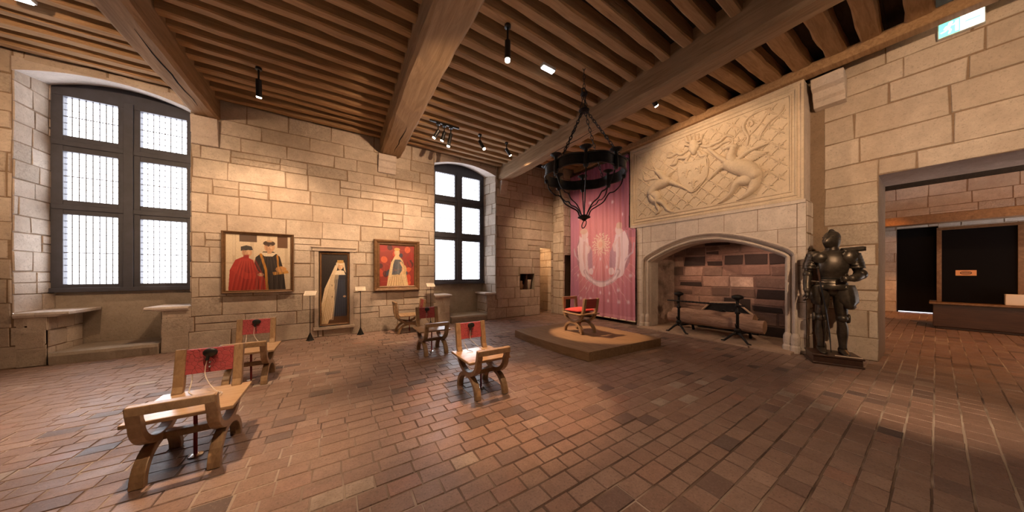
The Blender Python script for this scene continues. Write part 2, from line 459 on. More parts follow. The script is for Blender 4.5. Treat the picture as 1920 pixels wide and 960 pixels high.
def seat_block(x0, x1, nosing, seed, lab):
    t = thing('stone_bench', lab, 'stone seat', ((x0+x1)/2, YW, 0), 0, kind='structure')
    cx = (x0+x1)/2; mb = MB(); D = YG+.05-YW
    ashlar(mb, (x0-cx, .0, 0), (1,0,0), (0,0,1), x1-x0, BZ-.06, seed=seed, course=(.22,.3), length=(.3,.5))
    ashlar(mb, (x1-cx, 0, 0), (0,1,0), (0,0,1), D, BZ-.06, seed=seed+1, course=(.22,.3), length=(.3,.5))
    ashlar(mb, (x0-cx, D, 0), (0,-1,0), (0,0,1), D, BZ-.06, seed=seed+2, course=(.22,.3), length=(.3,.5))
    mb.build('seat_block', STN, t)
    mb = MB(); rr = random.Random(seed); n0, n1 = (x0-cx-(nosing if nosing < 0 else 0)*-1, x1-cx) if nosing < 0 else (x0-cx, x1-cx+nosing)
    n0 = x0-cx+min(0, nosing); n1 = x1-cx+max(0, nosing)
    rs = []
    for k in range(9):
        s = k/8; x = n0+(n1-n0)*s; j = rr.uniform(-.008, .008)
        end = (s < .13 and nosing < 0) or (s > .87 and nosing > 0); th = .07 if not end else .045
        rs.append([(x, -.035+j, BZ-th), (x, -.05+j, BZ-.03), (x, -.03+j, BZ+.004), (x, D-.01, BZ+.004), (x, D-.01, BZ-th)])
    mb.rings(rs); mb.build('seat_slab', 'limestone_pale', t, bevel=.008)
    return t
seat_block(W1[0]+.02, seatL1[1], .20, 60, 'worn stone window seat on the left of the large window')
seat_block(seatR1[0], W1[1]-.02, -.18, 61, 'stone window seat between the large window and the portrait of two people')
seat_block(W2[0]+.02, seatL2[1], .05, 62, 'stone window seat behind the small caption stand, left of the far window')
seat_block(seatR2[0], W2[1]-.02, -.08, 63, 'stone window seat on the right of the far window')
def window_step(x0, x1, lab, seed):
    rr = random.Random(seed); mb = MB(); rs = []
    for k in range(13):
        x = x0+(x1-x0)*k/12; j = rr.uniform(-.012, .012)
        rs.append([(x, YW-.03+j, -.004), (x, YW-.05+j*.6, .13), (x, YW-.03+j, .175), (x, YG+.04, .18), (x, YG+.04, -.004)])
    mb.rings(rs); tag(mb.build('window_step', 'old_plaster', bevel=.006), lab, 'step')
window_step(seatL1[1]+.025, seatR1[0]-.025, 'low stone step in the recess under the large window', 3)
window_step(seatL2[1]+.025, seatR2[0]-.025, 'low stone step in the recess under the far window', 4)

# ------------------------------------------------------------------ windows
def window(name, F0, F1, p, lab):
    w = thing(name, lab, 'window', ((F0+F1)/2, YG, 0), 0, kind='structure'); c = (F0+F1)/2
    f0, f1 = F0-c, F1-c; pL = (p[0]-c, p[1]-c); pR = (p[2]-c, p[3]-c); mb = MB(); y0, y1 = -.03, .07
    bars = [1.064, 1.172, 2.307, 2.541, 3.329, 3.589, 4.225]
    for a, b in ((f0, pL[0]), (pL[1], pR[0]), (pR[1], f1)): mb.box(a, b, y0, y1, bars[0], 4.225)
    for za, zb in ((bars[0], bars[1]), (bars[2], bars[3]), (bars[4], bars[5])):
        for a, b in (pL, pR): mb.box(a-.002, b+.002, y0+.004, y1-.004, za, zb)
    K = 18; poly = [(f0, 4.225), (f1, 4.225)]
    for k in range(K+1):
        s = 1-k/K; poly.append((f0+(f1-f0)*s, 4.375+.19*(1-(2*s-1)**2)))
    mb.prism(poly, lambda u, v, h: (u, h, v), y0, y1)
    # raised mouldings on mullion and transoms
    mb.box((pL[1]+pR[0])/2-.055, (pL[1]+pR[0])/2+.055, y0-.03, y0, bars[0], 4.3)
    for z in (2.424, 3.459): mb.box(f0+.02, f1-.02, y0-.018, y0, z-.04, z+.04)
    mb.box(f0-.01, f1+.01, y0-.04, y0, bars[0]-.02, bars[0]+.05)
    mb.build('window_frame', 'window_frame', w, bevel=.006)
    for a, b in (pL, pR):
        for za, zb in ((bars[1], bars[2]), (bars[3], bars[4]), (bars[5], bars[6])):
            g = MB(); g.box(a, b, .018, .023, za, zb); go = g.build('pane', 'glass', w)
            l = MB(); nx = 8; nz = max(3, round((zb-za)/.1))
            for i in range(1, nx): x = a+(b-a)*i/nx; l.box(x-.005, x+.005, .010, .017, za, zb)
            for i in range(1, nz): z = za+(zb-za)*i/nz; l.box(a, b, .0105, .0165, z-.005, z+.005)
            for i in (nz//2,): z = za+(zb-za)*i/nz; l.box(a, b, .004, .012, z-.007, z+.007)
            l.build('leading', 'lead', go)
    return w
window('window_1', -3.845, -2.26, (-3.725, -3.18, -2.933, -2.383), 'large six-pane leaded window with arched dark frame on the left')
window('window_2', 2.215, 3.842, (2.335, 2.905, 3.142, 3.713), 'far six-pane leaded window with arched dark frame near the corner')

# ------------------------------------------------------------------ small openings in the window wall
mb = MB()      # niche cabinet recess + lit passage + corner pier
for (x0, x1, z0, z1, d, m) in ((4.82, 5.39, .835, 1.33, .32, 3), (-.34, .25, .215, 1.82, .10, 2)):
    Y0, Y1 = YW, YW+d
    quad(mb, (x0,Y1,z0),(x1,Y1,z0),(x1,Y1,z1),(x0,Y1,z1), m); quad(mb, (x0,Y0,z0),(x0,Y1,z0),(x0,Y1,z1),(x0,Y0,z1), m)
    quad(mb, (x1,Y1,z0),(x1,Y0,z0),(x1,Y0,z1),(x1,Y1,z1), m); quad(mb, (x0,Y0,z0),(x1,Y0,z0),(x1,Y1,z0),(x0,Y1,z0), m)
    quad(mb, (x0,Y1,z1),(x1,Y1,z1),(x1,Y0,z1),(x0,Y0,z1), m)
tag(mb.build('wall_recesses', ['limestone', 'mortar', 'limestone_pale', 'old_plaster']), 'shallow recesses cut into the window wall', 'wall recess', kind='structure')
mb = MB()
ashlar(mb, (5.3, 8.15, 0), (1,0,0), (0,0,1), 1.6, 2.3, seed=70, length=(.3,.6))
ashlar(mb, (5.62, YW, 0), (0,1,0), (0,0,1), 1.1, 2.3, seed=71); ashlar(mb, (6.5, 8.15, 0), (0,-1,0), (0,0,1), 1.0, 2.3, seed=72)
quad(mb, (6.09,YW,0),(6.5,YW+.1,0),(6.5,YW+.1,2.3),(6.09,YW,2.3), 0)
quad(mb, (5.3,8.2,2.25),(6.9,8.2,2.25),(6.9,YW,2.19),(5.3,YW,2.19), 0)
tag(mb.build('wall_passage', STN), 'lit stone passage opening beside the corner pier', 'wall', kind='structure')
mb = MB()
ashlar(mb, (6.19, YW, 0), (0,-1,0), (0,0,1), .5, ZC+.36, seed=73, length=(.3,.6))
ashlar(mb, (6.19, 6.55, 0), (1,0,0), (0,0,1), .80, ZC+.36, [(.06,.55,0,1.95)], seed=74, length=(.3,.6))
Y1 = 6.80
quad(mb, (6.25,Y1,0),(6.74,Y1,0),(6.74,Y1,1.95),(6.25,Y1,1.95), 2); quad(mb, (6.25,6.55,0),(6.25,Y1,0),(6.25,Y1,1.95),(6.25,6.55,1.95), 2)
quad(mb, (6.74,Y1,0),(6.74,6.55,0),(6.74,6.55,1.95),(6.74,Y1,1.95), 2); quad(mb, (6.25,Y1,1.95),(6.74,Y1,1.95),(6.74,6.55,1.95),(6.25,6.55,1.95), 2)
tag(mb.build('wall_corner', ['limestone', 'mortar', 'old_plaster']), 'stone corner pier beside the pink banner', 'wall', kind='structure')

# ------------------------------------------------------------------ fireplace wall
XB = 7.95; DJ = .478; DR = -1.75; DZ = 2.845
mb = MB()
ashlar(mb, (XW, 6.6, 0), (0,-1,0), (0,0,1), 6.6-1.03, 5.2, [(6.6-4.15, 6.6-1.2, 0, 2.3)], seed=80,
       reach=lambda r: r[1] < 2.55)
wd = 1.03+3.7
ashlar(mb, (XW, 1.03, 0), (0,-1,0), (0,0,1), wd, 5.2, [(1.03-DJ, 1.03-DR, 0, DZ)], seed=81, course=(.30,.42), length=(.5,1.1))
ashlar(mb, (XB, DJ, 0), (-1,0,0), (0,0,1), XB-XW, DZ, seed=82, length=(.4,.7)); ashlar(mb, (XW, DR, 0), (1,0,0), (0,0,1), XB-XW, DZ, seed=83)
ashlar(mb, (XW, DJ, DZ), (0,-1,0), (1,0,0), DJ-DR, XB-XW, seed=84, length=(.5,1.0)) if 0 else quad(mb, (XW,DR,DZ),(XW,DJ,DZ),(XB,DJ,DZ),(XB,DR,DZ), 2)
tag(mb.build('wall_right', ['limestone', 'mortar', 'hearthstone']), 'fireplace wall of large pale blocks with a wide opening', 'wall', kind='structure')
# stone corbel under the wall plate
def corbel(name, u0, u1, prof, axis, pos, lab, joint=True):
    """prof: list of (out, z); axis 'x' projects towards -x from pos, 'y' towards -y"""
    mb = MB()
    fn = (lambda u, v, h: (pos-u, h, v)) if axis == 'x' else (lambda u, v, h: (h, pos-u, v))
    mb.prism(prof, fn, u0, u1); tag(mb.build(name, 'limestone_pale', bevel=.008), lab, 'corbel', kind='structure')
corbel('stone_corbel', .78, 1.13, [(0,4.12),(.12,4.14),(.14,4.22),(.19,4.26),(.22,4.36),(.31,4.40),(.34,4.55),(0,4.55)], 'x', XW-.014, 'moulded stone corbel on the wall above the suit of armour')
BEAMS = [(-2.13, -1.80), (.83, 1.28), (4.04, 4.37)]
cp = [(0,3.70),(.05,3.71),(.07,3.80),(.10,3.83),(.11,3.95),(.15,3.98),(.17,4.10),(0,4.10)]
corbel('stone_corbel', -2.13, -1.80, [(a*.6, 3.62+(b-3.70)*1.2) for a, b in cp], 'y', YW-.014, 'stone corbel under the beam end right of the large window')
corbel('stone_corbel', .80, 1.18, cp, 'y', YW-.014, 'stone corbel under the middle beam end, above the small framed painting')
corbel('stone_corbel', 4.08, 4.30, [(a*.8, b) for a, b in cp], 'y', YW-.014, 'narrow stone corbel under the beam end right of the far window')

# back and left walls complete the hall behind the camera
mb = MB(); ashlar(mb, (-7.0, -3.5, 0), (0,1,0), (0,0,1), 10.6, ZC+.1, seed=90, length=(.6,1.2), course=(.35,.5))
tag(mb.build('wall_left', ['dark_stone', 'dark_stone']), 'plain stone wall closing the hall out of view', 'wall', kind='structure')
mb = MB(); ashlar(mb, (8.0, -3.5, 0), (-1,0,0), (0,0,1), 15.2, ZC+.7, seed=91, length=(.6,1.2), course=(.35,.5))
tag(mb.build('wall_back', ['dark_stone', 'dark_stone']), 'plain stone wall behind the viewer', 'wall', kind='structure')

# ------------------------------------------------------------------ ceiling
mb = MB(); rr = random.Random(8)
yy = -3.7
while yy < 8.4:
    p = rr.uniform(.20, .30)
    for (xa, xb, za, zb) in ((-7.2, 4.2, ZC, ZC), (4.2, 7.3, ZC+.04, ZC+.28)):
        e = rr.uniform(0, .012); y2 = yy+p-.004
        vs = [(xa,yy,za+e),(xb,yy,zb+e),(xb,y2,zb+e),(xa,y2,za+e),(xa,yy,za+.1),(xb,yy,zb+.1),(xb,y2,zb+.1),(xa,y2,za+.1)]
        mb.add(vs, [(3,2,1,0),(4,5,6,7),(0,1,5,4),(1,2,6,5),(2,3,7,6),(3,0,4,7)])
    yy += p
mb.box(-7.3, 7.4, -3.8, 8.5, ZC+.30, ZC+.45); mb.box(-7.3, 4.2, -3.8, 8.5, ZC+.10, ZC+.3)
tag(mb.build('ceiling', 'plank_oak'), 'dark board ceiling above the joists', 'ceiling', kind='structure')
def bar_mesh(L, w, h, rr, wob, segs=10, taper=0):
    """wobbly timber along x, top at z=0"""
    mb = MB(); rs = []
    ph = rr.uniform(0, 6)
    for k in range(segs+1):
        x = L*k/segs; s = wob*math.sin(ph+3*k/segs)
        j = lambda: rr.uniform(-wob, wob)*.6
        wv = w/2*(1+rr.uniform(-.05,.05)); c = min(w, h)*.13
        hb = h+j()
        rs.append([(x, -wv+s+j(), 0), (x, -wv+s+j(), -hb+c), (x, -wv+c+s, -hb), (x, wv-c+s, -hb+j()*.5), (x, wv+s+j(), -hb+c), (x, wv+s+j(), 0)])
    mb.rings(rs); return mb
rr = random.Random(21)
bays = [(-6.98, -2.12, .262, .13), (-1.81, .84, .262, .125), (1.27, 4.05, .262, .125)]
JO = []
JL = 'narrow old oak joist running across the ceiling between the big beams'
for bi, (xa, xb, pitch, w) in enumerate(bays):
    yy = 6.88
    while yy > -3.3:
        ww = w*rr.uniform(.85, 1.2); o = bar_mesh(xb-xa, ww, .195*rr.uniform(.94, 1.05), rr, .012).build('ceiling_joist', 'joist_oak', loc=(xa, yy, ZC+.002), rz=rr.uniform(-.004, .004))
        JO.append((xa, xb, yy, (o.matrix_basis @ Vector((0,0,min(v.co.z for v in o.data.vertices)))).z))
        tag(o, JL, 'joist', 'oak joists between the ceiling beams', 'structure')
        yy -= pitch*rr.uniform(.93, 1.08) if yy > -.5 else pitch*2
yy = 6.3
while yy > -3.3:
    o = bar_mesh(2.62, .21*rr.uniform(.9, 1.15), .17, rr, .014).build('ceiling_joist', 'joist_oak', loc=(4.33, yy, ZC+.045), rz=rr.uniform(-.012, .012))
    o.rotation_euler.y = -.0775
    tag(o, 'wide oak joist resting on the wall plate above the fireplace wall', 'joist', 'wide oak joists over the fireplace', 'structure')
    yy -= .365*rr.uniform(.95, 1.05)
def beam(x0, x1, zb, seed, lab, cracks):
    rr = random.Random(seed); L = 10.5; mb = MB(); rs = []; S = 42; c = (x0+x1)/2; hw = (x1-x0)/2
    for k in range(S+1):
        y = -3.45+L*k/S; s = .012*math.sin(.9*k/3+seed); e = rr.uniform(-.010, .010); e2 = rr.uniform(-.008, .008); ch = .03+rr.uniform(0, .022)
        rs.append([(-hw+s+e2, y, ZC-.01), (-hw+s+e, y, zb+ch), (-hw+ch+s, y, zb+e*.6), (0+s, y, zb+e2*.7), (hw-ch+s, y, zb+e2*.6), (hw+s+e, y, zb+ch), (hw+s+e2, y, ZC-.01)])
    rs = [[(a, b, z) for a, b, z in r] for r in rs]
    mb.rings(rs)
    o = mb.build('ceiling_beam', 'beam_oak', loc=(c, 0, 0)); tag(o, lab, 'beam', kind='structure')
    # worn splits along the grain
    ck = MB()
    for (ya, yb, xo) in cracks:
        P = []; n_ = 9
        for k in range(n_): P.append((xo+rr.uniform(-.02,.02), ya+(yb-ya)*k/(n_-1), zb-.004))
        ck.tube(P, [.002+.008*math.sin(PI*k/(n_-1)) for k in range(n_)], 6, flat=.5)
    ck.build('split', 'black_board', o)
beam(*BEAMS[0], 4.12, 1, 'rough oak ceiling beam above the large window', [(4.9, 6.6, .03)])
beam(*BEAMS[1], 4.12, 2, 'rough oak ceiling beam in the middle of the hall', [(5.4, 6.7, .05)])
beam(*BEAMS[2], 4.12, 3, 'rough oak ceiling beam nearest the fireplace, behind the chandelier', [(3.4, 5.0, -.02)])
# timber wall plate over the fireplace
mb = MB(); rs = []; rr = random.Random(4)
for k in range(25):
    y = -3.4+k*.405; e = rr.uniform(-.012, .012)
    rs.append([(6.40+e, y, 4.585+e*.3), (6.38+e, y, 4.70), (6.40, y, 4.74), (6.95, y, 4.74), (6.95, y, 4.585)] if 0 else
              [(6.43+e, y, 4.575), (6.41+e, y, 4.60), (6.41+e, y, 4.73), (6.62, y, 4.735), (6.60, y, 4.575)])
mb.rings(rs); tag(mb.build('trim_1', 'joist_oak', bevel=.01), 'long timber wall plate above the fireplace', 'wall plate', kind='structure')

# ------------------------------------------------------------------ fireplace
XF = 6.55; YC = 2.66
fp = thing('fireplace', 'monumental stone fireplace with arched hearth and carved heraldic overmantel', 'fireplace', (XF, YC, 0))
def fx(x): return x-XF
def fy(y): return y-YC
def L_(x, y, z): return (x-XF, y-YC, z)
ARC = [(1.385,1.60),(1.382,1.66),(1.355,1.72),(1.30,1.775),(1.22,1.825),(1.13,1.875),(.90,1.985),(.70,2.065),(.5,2.128),(.30,2.175),(.14,2.192),(0,2.196)]
def arc_z(off):
    off = abs(off)
    if off >= 1.385: return -1
    for (a, za), (b, zb) in zip(ARC[:-1], ARC[1:]):
        if b <= off <= a: return za+(zb-za)*((a-off)/(a-b) if a > b else 0)
    return 2.196
# front masonry around the arch, in courses clipped along the arch line
mb = MB(); rr = random.Random(31)
ZB = 2.57; YL, YR = 4.205, 1.165
v = 0
while v < ZB-.01:
    ch = rr.uniform(.27, .34)
    if ZB-v-ch < .16: ch = ZB-v
    y = YL + rr.uniform(0, .2)
    while y > YR:
        Ln = rr.uniform(.45, .8); a, b = min(y, YL), max(y-Ln, YR); y -= Ln
        for (p, q) in ((a, max(b, YC+1.385)), (min(a, YC+1.385), max(b, YC-1.385)), (min(a, YC-1.385), b)):
            if p-q < .02: continue
            mid = abs((p+q)/2-YC) < 1.385
            K = 6; ys = [p-.004-(p-q-.008)*k/K for k in range(K+1)]
            bot = [max(v+.004, arc_z(t-YC) if mid else -1) for t in ys]
            if all(z > v+ch-.02 for z in bot): continue
            bot = [min(z, v+ch-.006) for z in bot]
            D = -.008*rr.uniform(.5, 1.3)
            poly = list(zip(ys, bot))+[(ys[-1], v+ch-.004), (ys[0], v+ch-.004)]
            t = (rr.uniform(.3, 1), .5, 0)
            mb.add([L_(XF+D, *pt) for pt in poly], [tuple(range(len(poly)))], 0, t)
    v += ch
# mortar ground behind the joints
K = 40
for k in range(K):
    a = YL-(YL-YR)*k/K; b = YL-(YL-YR)*(k+1)/K; za, zb = max(0, arc_z(a-YC)), max(0, arc_z(b-YC))
    if abs((a+b)/2-YC) > 1.385: za = zb = 0
    mb.add([L_(XF,a,za), L_(XF,b,zb), L_(XF,b,ZB), L_(XF,a,ZB)], [(0,1,2,3)], 1)
# side cheeks
ashlar(mb, L_(XF, YR, 0), (1,0,0), (0,0,1), XW-XF, ZB, seed=33, length=(.3,.45)) 
ashlar(mb, L_(XW, YL, 0), (-1,0,0), (0,0,1), XW-XF, ZB, seed=34, length=(.3,.45))
mb.build('mantel', ['limestone_pale', 'mortar'], fp)
# hood with the carved panel
HL, HR, HT = 4.375, 1.19, 4.575
mb = MB(); mb.box(fx(XF), fx(XW), fy(HR), fy(HL), ZB, HT)
mb.box(fx(XF-.03), fx(XW), fy(HR-.02), fy(HL), 2.53, 2.59)
mb.build('hood', 'limestone_pale', fp)
# panel frame mouldings swept around the rectangle
def rect_sweep(mb, a, b, c, d, prof, mat=0):
    """prof: list of (inset, proud)"""
    rs = []
    for ins, pr in prof:
        rs.append([L_(XF-pr, a-ins, c+ins), L_(XF-pr, b+ins, c+ins), L_(XF-pr, b+ins, d-ins), L_(XF-pr, a-ins, d-ins)])
    for r0, r1 in zip(rs[:-1], rs[1:]):
        for j in range(4):
            k = (j+1) % 4; mb.add([r0[j], r0[k], r1[k], r1[j]], [(0,1,2,3)], mat)
mb = MB(); rect_sweep(mb, HL, HR, 2.585, HT, [(0,0),(0,.035),(.03,.04),(.05,.015),(.075,.02),(.085,.035),(.10,.035),(.115,.01),(.15,.004),(.155,.02),(.17,.02),(.18,-.004)])
mb.build('panel_frame', 'carved_stone', fp)
# carved relief
mb = MB(); PA, PB, PC, PD = HL-.18, HR+.18, 2.765, HT-.18
RW, RH = PA-PB, PD-PC                         # panel width and height
def R(u, v, h): return L_(XF-.004-h, PA-u, PC+v)
mb.add([R(0,0,0), R(RW,0,0), R(RW,RH,0), R(0,RH,0)], [(0,1,2,3)])
def stroke(pts, rad, hgt=.028, n=10, base=0):
    """rounded ridge standing on the panel"""
    P = [Vector((p[0], p[1])) for p in pts]; N = len(P)
    if not hasattr(rad, '__len__'): rad = [rad]*N
    if max(rad) > .025 and N > 1:
        ta, tb = (P[0]-P[1]).normalized(), (P[-1]-P[-2]).normalized(); ra, rb = rad[0], rad[-1]
        P = [P[0]+ta*(ra*.95), P[0]+ta*(ra*.8), P[0]+ta*(ra*.45)]+P+[P[-1]+tb*(rb*.45), P[-1]+tb*(rb*.8), P[-1]+tb*(rb*.95)]
        rad = [ra*.25, ra*.6, ra*.9]+list(rad)+[rb*.9, rb*.6, rb*.25]; N = len(P)
    rs = []
    for i in range(N):
        t = P[min(i+1, N-1)]-P[max(i-1, 0)]; t = t.normalized() if t.length > 1e-9 else Vector((1,0)); nr = Vector((-t.y, t.x)); ring = []
        hh = min(hgt*1.7, rad[i]*1.5)
        for j in range(n+1):
            a = PI*j/n; q = P[i]+nr*(rad[i]*math.cos(a)); ring.append(R(min(max(q.x, 0), RW), min(max(q.y, 0), RH), base+hh*math.sin(a)-.001))
        rs.append(ring)
    mb.rings(rs, closed=False)
    for e in (rs[0], rs[-1]): mb.add(e, [tuple(range(len(e)))])
def spline(pts, k=6):
    out = []; P = [Vector(p) for p in pts]
    for i in range(len(P)-1):
        p0, p1, p2, p3 = P[max(i-1,0)], P[i], P[i+1], P[min(i+2, len(P)-1)]
        for j in range(k):
            t = j/k; out.append(.5*((2*p1)+(p2-p0)*t+(2*p0-5*p1+4*p2-p3)*t*t+(3*p1-p0-3*p2+p3)*t**3))
    out.append(P[-1]); return out
def lerp_list(vals, n):
    out = []
    for i in range(n):
        s = i/(n-1)*(len(vals)-1); k = min(int(s), len(vals)-2); out.append(vals[k]+(vals[k+1]-vals[k])*(s-k))
    return out
def ss(pts, rads, h=.03, k=5, base=0):
    p = spline(pts, k); stroke(p, lerp_list(rads, len(p)), h, base=base)
def lily(u, v, s, h=.016, rot=0, base=0):
    c, n_ = math.cos(rot), math.sin(rot); T = lambda x, y: (u+s*(x*c-y*n_), v+s*(x*n_+y*c))
    ss([T(0,-.55), T(0,-.1), T(0,.35), T(0,.75)], [s*.10, s*.13, s*.19, s*.03], h, 3, base)
    for q in (-1, 1): ss([T(q*.06,-.25), T(q*.22,.18), T(q*.48,.33), T(q*.62,.10)], [s*.07, s*.11, s*.12, s*.06], h, 3, base)
    ss([T(-.30,-.22), T(.30,-.22)], [s*.07, s*.07], h, 2, base)
# diaper ground: diagonal fillets with a lily in each lozenge
st = .27; rr = random.Random(2)
def clipline(a, b):
    pts = []
    for k in range(41):
        s = k/40; p = (a[0]+(b[0]-a[0])*s, a[1]+(b[1]-a[1])*s)
        if .02 < p[0] < RW-.02 and .02 < p[1] < RH-.02: pts.append(p)
    return pts
kk = -8
while kk < 14:
    for sg in (1, -1):
        a = (kk*st, 0) if sg > 0 else (kk*st, RH); b = (kk*st+RH, RH) if sg > 0 else (kk*st+RH, 0)
        p = clipline(a, b)
        if len(p) > 2: stroke([p[0], p[len(p)//2], p[-1]], .011, .011, 6)
    kk += 1
i = 0
for a in range(-1, 12):
    for b in range(0, 14):
        u = st*(a+.5*(b % 2)); v = st*.5*b+.06 - .06
        if not (.08 < u < RW-.08 and .08 < v < RH-.08): continue
        if .55 < u < 1.75 and .28 < v < 1.35: continue
        lily(u, v, .092, .016)
# figures set out on a sketch grid whose corners match the panel corners
SY, CYW = math.sin(math.radians(32.7)), math.cos(math.radians(32.7))
def G(cx, cy):
    r = (1170+cx/3.428-960)/511; d = XF/(SY+r*CYW); return (PA-d*(CYW-r*SY), 1.35-(150+cy/3.428-512.5)/511*d-PC)
def gs(pts, rads, h=.03, k=5, base=0): ss([G(*p_) for p_ in pts], rads, h, k, base)
sh = [G(*p_) for p_ in ((352,545),(440,528),(532,498),(540,580),(522,640),(440,722),(372,668),(352,610))]
sb = MB(); sb.prism([(a_, b_) for a_, b_ in sh], R, 0, .026); sb.build('shield', 'carved_stone', fp, bevel=.006)
ss(sh+[sh[0]], [.016]*3, .024, 4, .008)
for cx, cy in ((405,602), (492,575), (449,668)): lily(*G(cx, cy), .155, .03, base=.020)
# helm with crown and mantling above the shield
gs([(452,470),(452,440),(450,415)], [.05,.115,.10], .05); gs([(398,420),(450,425),(505,405)], [.022]*3, .04, base=.03); gs([(405,398),(450,404),(500,386)], [.018]*3, .04, base=.03)
for cx in (408,430,452,474,496): gs([(cx,398-(cx-450)*.12),(450+(cx-450)*1.15,372-(cx-450)*.14),(450+(cx-450)*1.3,346-(cx-450)*.16+abs(cx-450)*.2)], [.018,.034,.012], .04)
gs([(430,470),(405,500),(350,505),(330,540),(300,548)], [.03,.045,.04,.045,.015], .04); gs([(420,490),(400,530),(430,525)], [.03,.035,.015], .035)
gs([(415,450),(370,480),(345,470),(300,495),(272,490)], [.03,.035,.04,.035,.012], .035); gs([(330,480),(310,462),(275,470)], [.03,.03,.012], .03)
gs([(480,460),(500,490),(530,485),(520,512)], [.03,.04,.035,.015], .035); gs([(500,425),(545,430),(575,415),(620,395),(660,360),(700,365)], [.03,.035,.035,.035,.03,.015], .04)
gs([(545,440),(590,440),(640,405),(690,390)], [.025,.03,.03,.015], .035); gs([(560,425),(610,380),(650,372)], [.03,.035,.012], .03)
# right-hand winged stag
gs([(690,545),(745,560),(800,578),(838,608)], [.125,.15,.145,.12], .075)
gs([(836,612),(790,640),(730,665),(690,730),(608,798)], [.13,.12,.075,.042,.024], .06); gs([(850,615),(838,680),(806,725),(768,752),(732,782)], [.10,.085,.055,.042,.024], .05)
gs([(700,535),(668,528),(610,495),(545,442)], [.10,.06,.042,.026], .055); gs([(690,560),(640,560),(590,598),(548,642)], [.09,.05,.035,.022], .05)
gs([(705,540),(690,500),(700,462),(706,436)], [.105,.085,.062,.058], .07)
gs([(716,432),(690,428),(662,436),(640,448)], [.055,.052,.038,.024], .065); gs([(722,428),(744,418),(756,420)], [.022,.02,.008], .04)
for P_ in (((712,420),(738,392),(762,378),(780,352)), ((738,392),(735,365)), ((762,378),(786,380)), ((704,420),(700,385),(718,350),(712,322)), ((702,388),(682,372)), ((716,352),(738,336))): gs(P_, [.016,.013,.007], .035)
for k_ in range(11):
    f = k_/10; gs([(735+10*k_,545-9*k_),(752+11*k_,560-9.5*k_),(772+15.5*k_,556-9*k_)], [.020,.026,.012], .05, base=.012)
for k_ in range(7): gs([(715+17*k_,520-13*k_),(728+17*k_,535-14*k_)], [.03,.02], .05, base=.02)
gs([(720,535),(780,478),(850,440),(930,408)], [.04,.045,.04,.012], .06, base=.015); gs([(862,600),(874,575),(866,550)], [.022,.026,.010], .035)
# left-hand winged stag
gs([(282,652),(240,668),(205,688),(180,722)], [.105,.125,.12,.10], .07)
gs([(182,728),(215,752),(212,800),(228,840),(208,862)], [.11,.095,.04,.03,.02], .055); gs([(176,728),(188,770),(250,790),(280,830),(318,852)], [.09,.07,.05,.035,.02], .05)
gs([(280,645),(330,668),(380,688),(430,718)], [.075,.045,.034,.022], .05); gs([(275,632),(300,600),(318,590),(330,580)], [.07,.04,.03,.018], .05)
gs([(272,640),(252,620),(232,602),(216,590)], [.095,.075,.058,.05], .065); gs([(212,588),(240,590),(262,598)], [.05,.042,.022], .06)
for P_ in (((206,578),(188,548),(178,520),(190,488)), ((186,545),(168,535)), ((178,520),(162,500)), ((200,582),(165,575),(135,552),(112,520)), ((165,575),(150,596)), ((137,552),(120,556)), ((150,565),(148,540))): gs(P_, [.016,.013,.007], .035)
for k_ in range(8):
    f = k_/7; gs([(232-3*k_,640-3*k_),(190-7*k_,632+2*k_),(148-4*k_,660-10*k_)], [.022,.026,.009], .045)
gs([(178,728),(165,705),(170,690)], [.02,.022,.008], .03)
# pennants on lances behind the stags
gs([(735,778),(800,705),(860,640)], [.012]*3, .02); gs([(790,422),(800,365),(778,330),(770,290),(800,245),(860,205),(930,180)], [.018,.024,.026,.028,.028,.024,.012], .04)
gs([(812,300),(828,285),(820,265),(800,275),(802,300)], [.02,.022,.022,.02,.012], .035); gs([(740,416),(775,370),(800,365)], [.014,.02,.018], .035)
gs([(868,388),(892,330),(945,260),(1005,215),(1032,160)], [.014,.022,.024,.02,.008], .035); gs([(800,365),(860,300),(920,215),(942,178)], [.016,.018,.016,.010], .03)
gs([(255,602),(262,540),(250,520)], [.012,.012,.028], .03)
mb.build('relief', 'carved_stone', fp, smooth=True)
# arch moulding sweep
path = [(YC+1.385, 0.0), (YC+1.385, .8)]+[(YC+o, z) for o, z in ARC]+[(YC-o, z) for o, z in reversed(ARC[:-1])]+[(YC-1.385, .8), (YC-1.385, 0.0)]
prof = [(-.012,6.55),(-.012,6.51),(.012,6.495),(.035,6.51),(.04,6.55),(.065,6.58),(.085,6.60),(.095,6.565),(.118,6.55),(.14,6.565),(.148,6.62),(.17,6.65),(.17,6.96)]
mb = MB(); rs = []
for i in range(len(path)):
    p0, p1 = Vector(path[max(i-1,0)]), Vector(path[min(i+1,len(path)-1)]); t = (p1-p0).normalized(); nr = Vector((-t.y, t.x))
    # inward = towards opening centre
    c = Vector((YC, 1.0))-Vector(path[i])
    if nr.dot(c) < 0: nr = -nr
    rs.append([L_(x, path[i][0]+nr.x*o, path[i][1]+nr.y*o if path[i][1] > .01 else 0) for o, x in prof])
mb.rings(rs, closed=False); mb.build('arch_moulding', 'limestone_pale', fp, smooth=False, bevel=0)
mb = MB()
for s in (1, -1):
    for (o, r_, x) in ((0.012, .045, 6.525), (.118, .045, 6.575)):
        y = YC+s*(1.385-o); mb = MB()
        mb.lathe([(r_*1.5,0),(r_*1.5,.10),(r_*1.15,.13),(r_*1.3,.16),(r_*1.3,.27),(r_*1.0,.31),(r_*.8,.33)], L_(x, y, 0), 10)
        mb.build('column_base', 'limestone_pale', fp, smooth=False, bevel=.004)
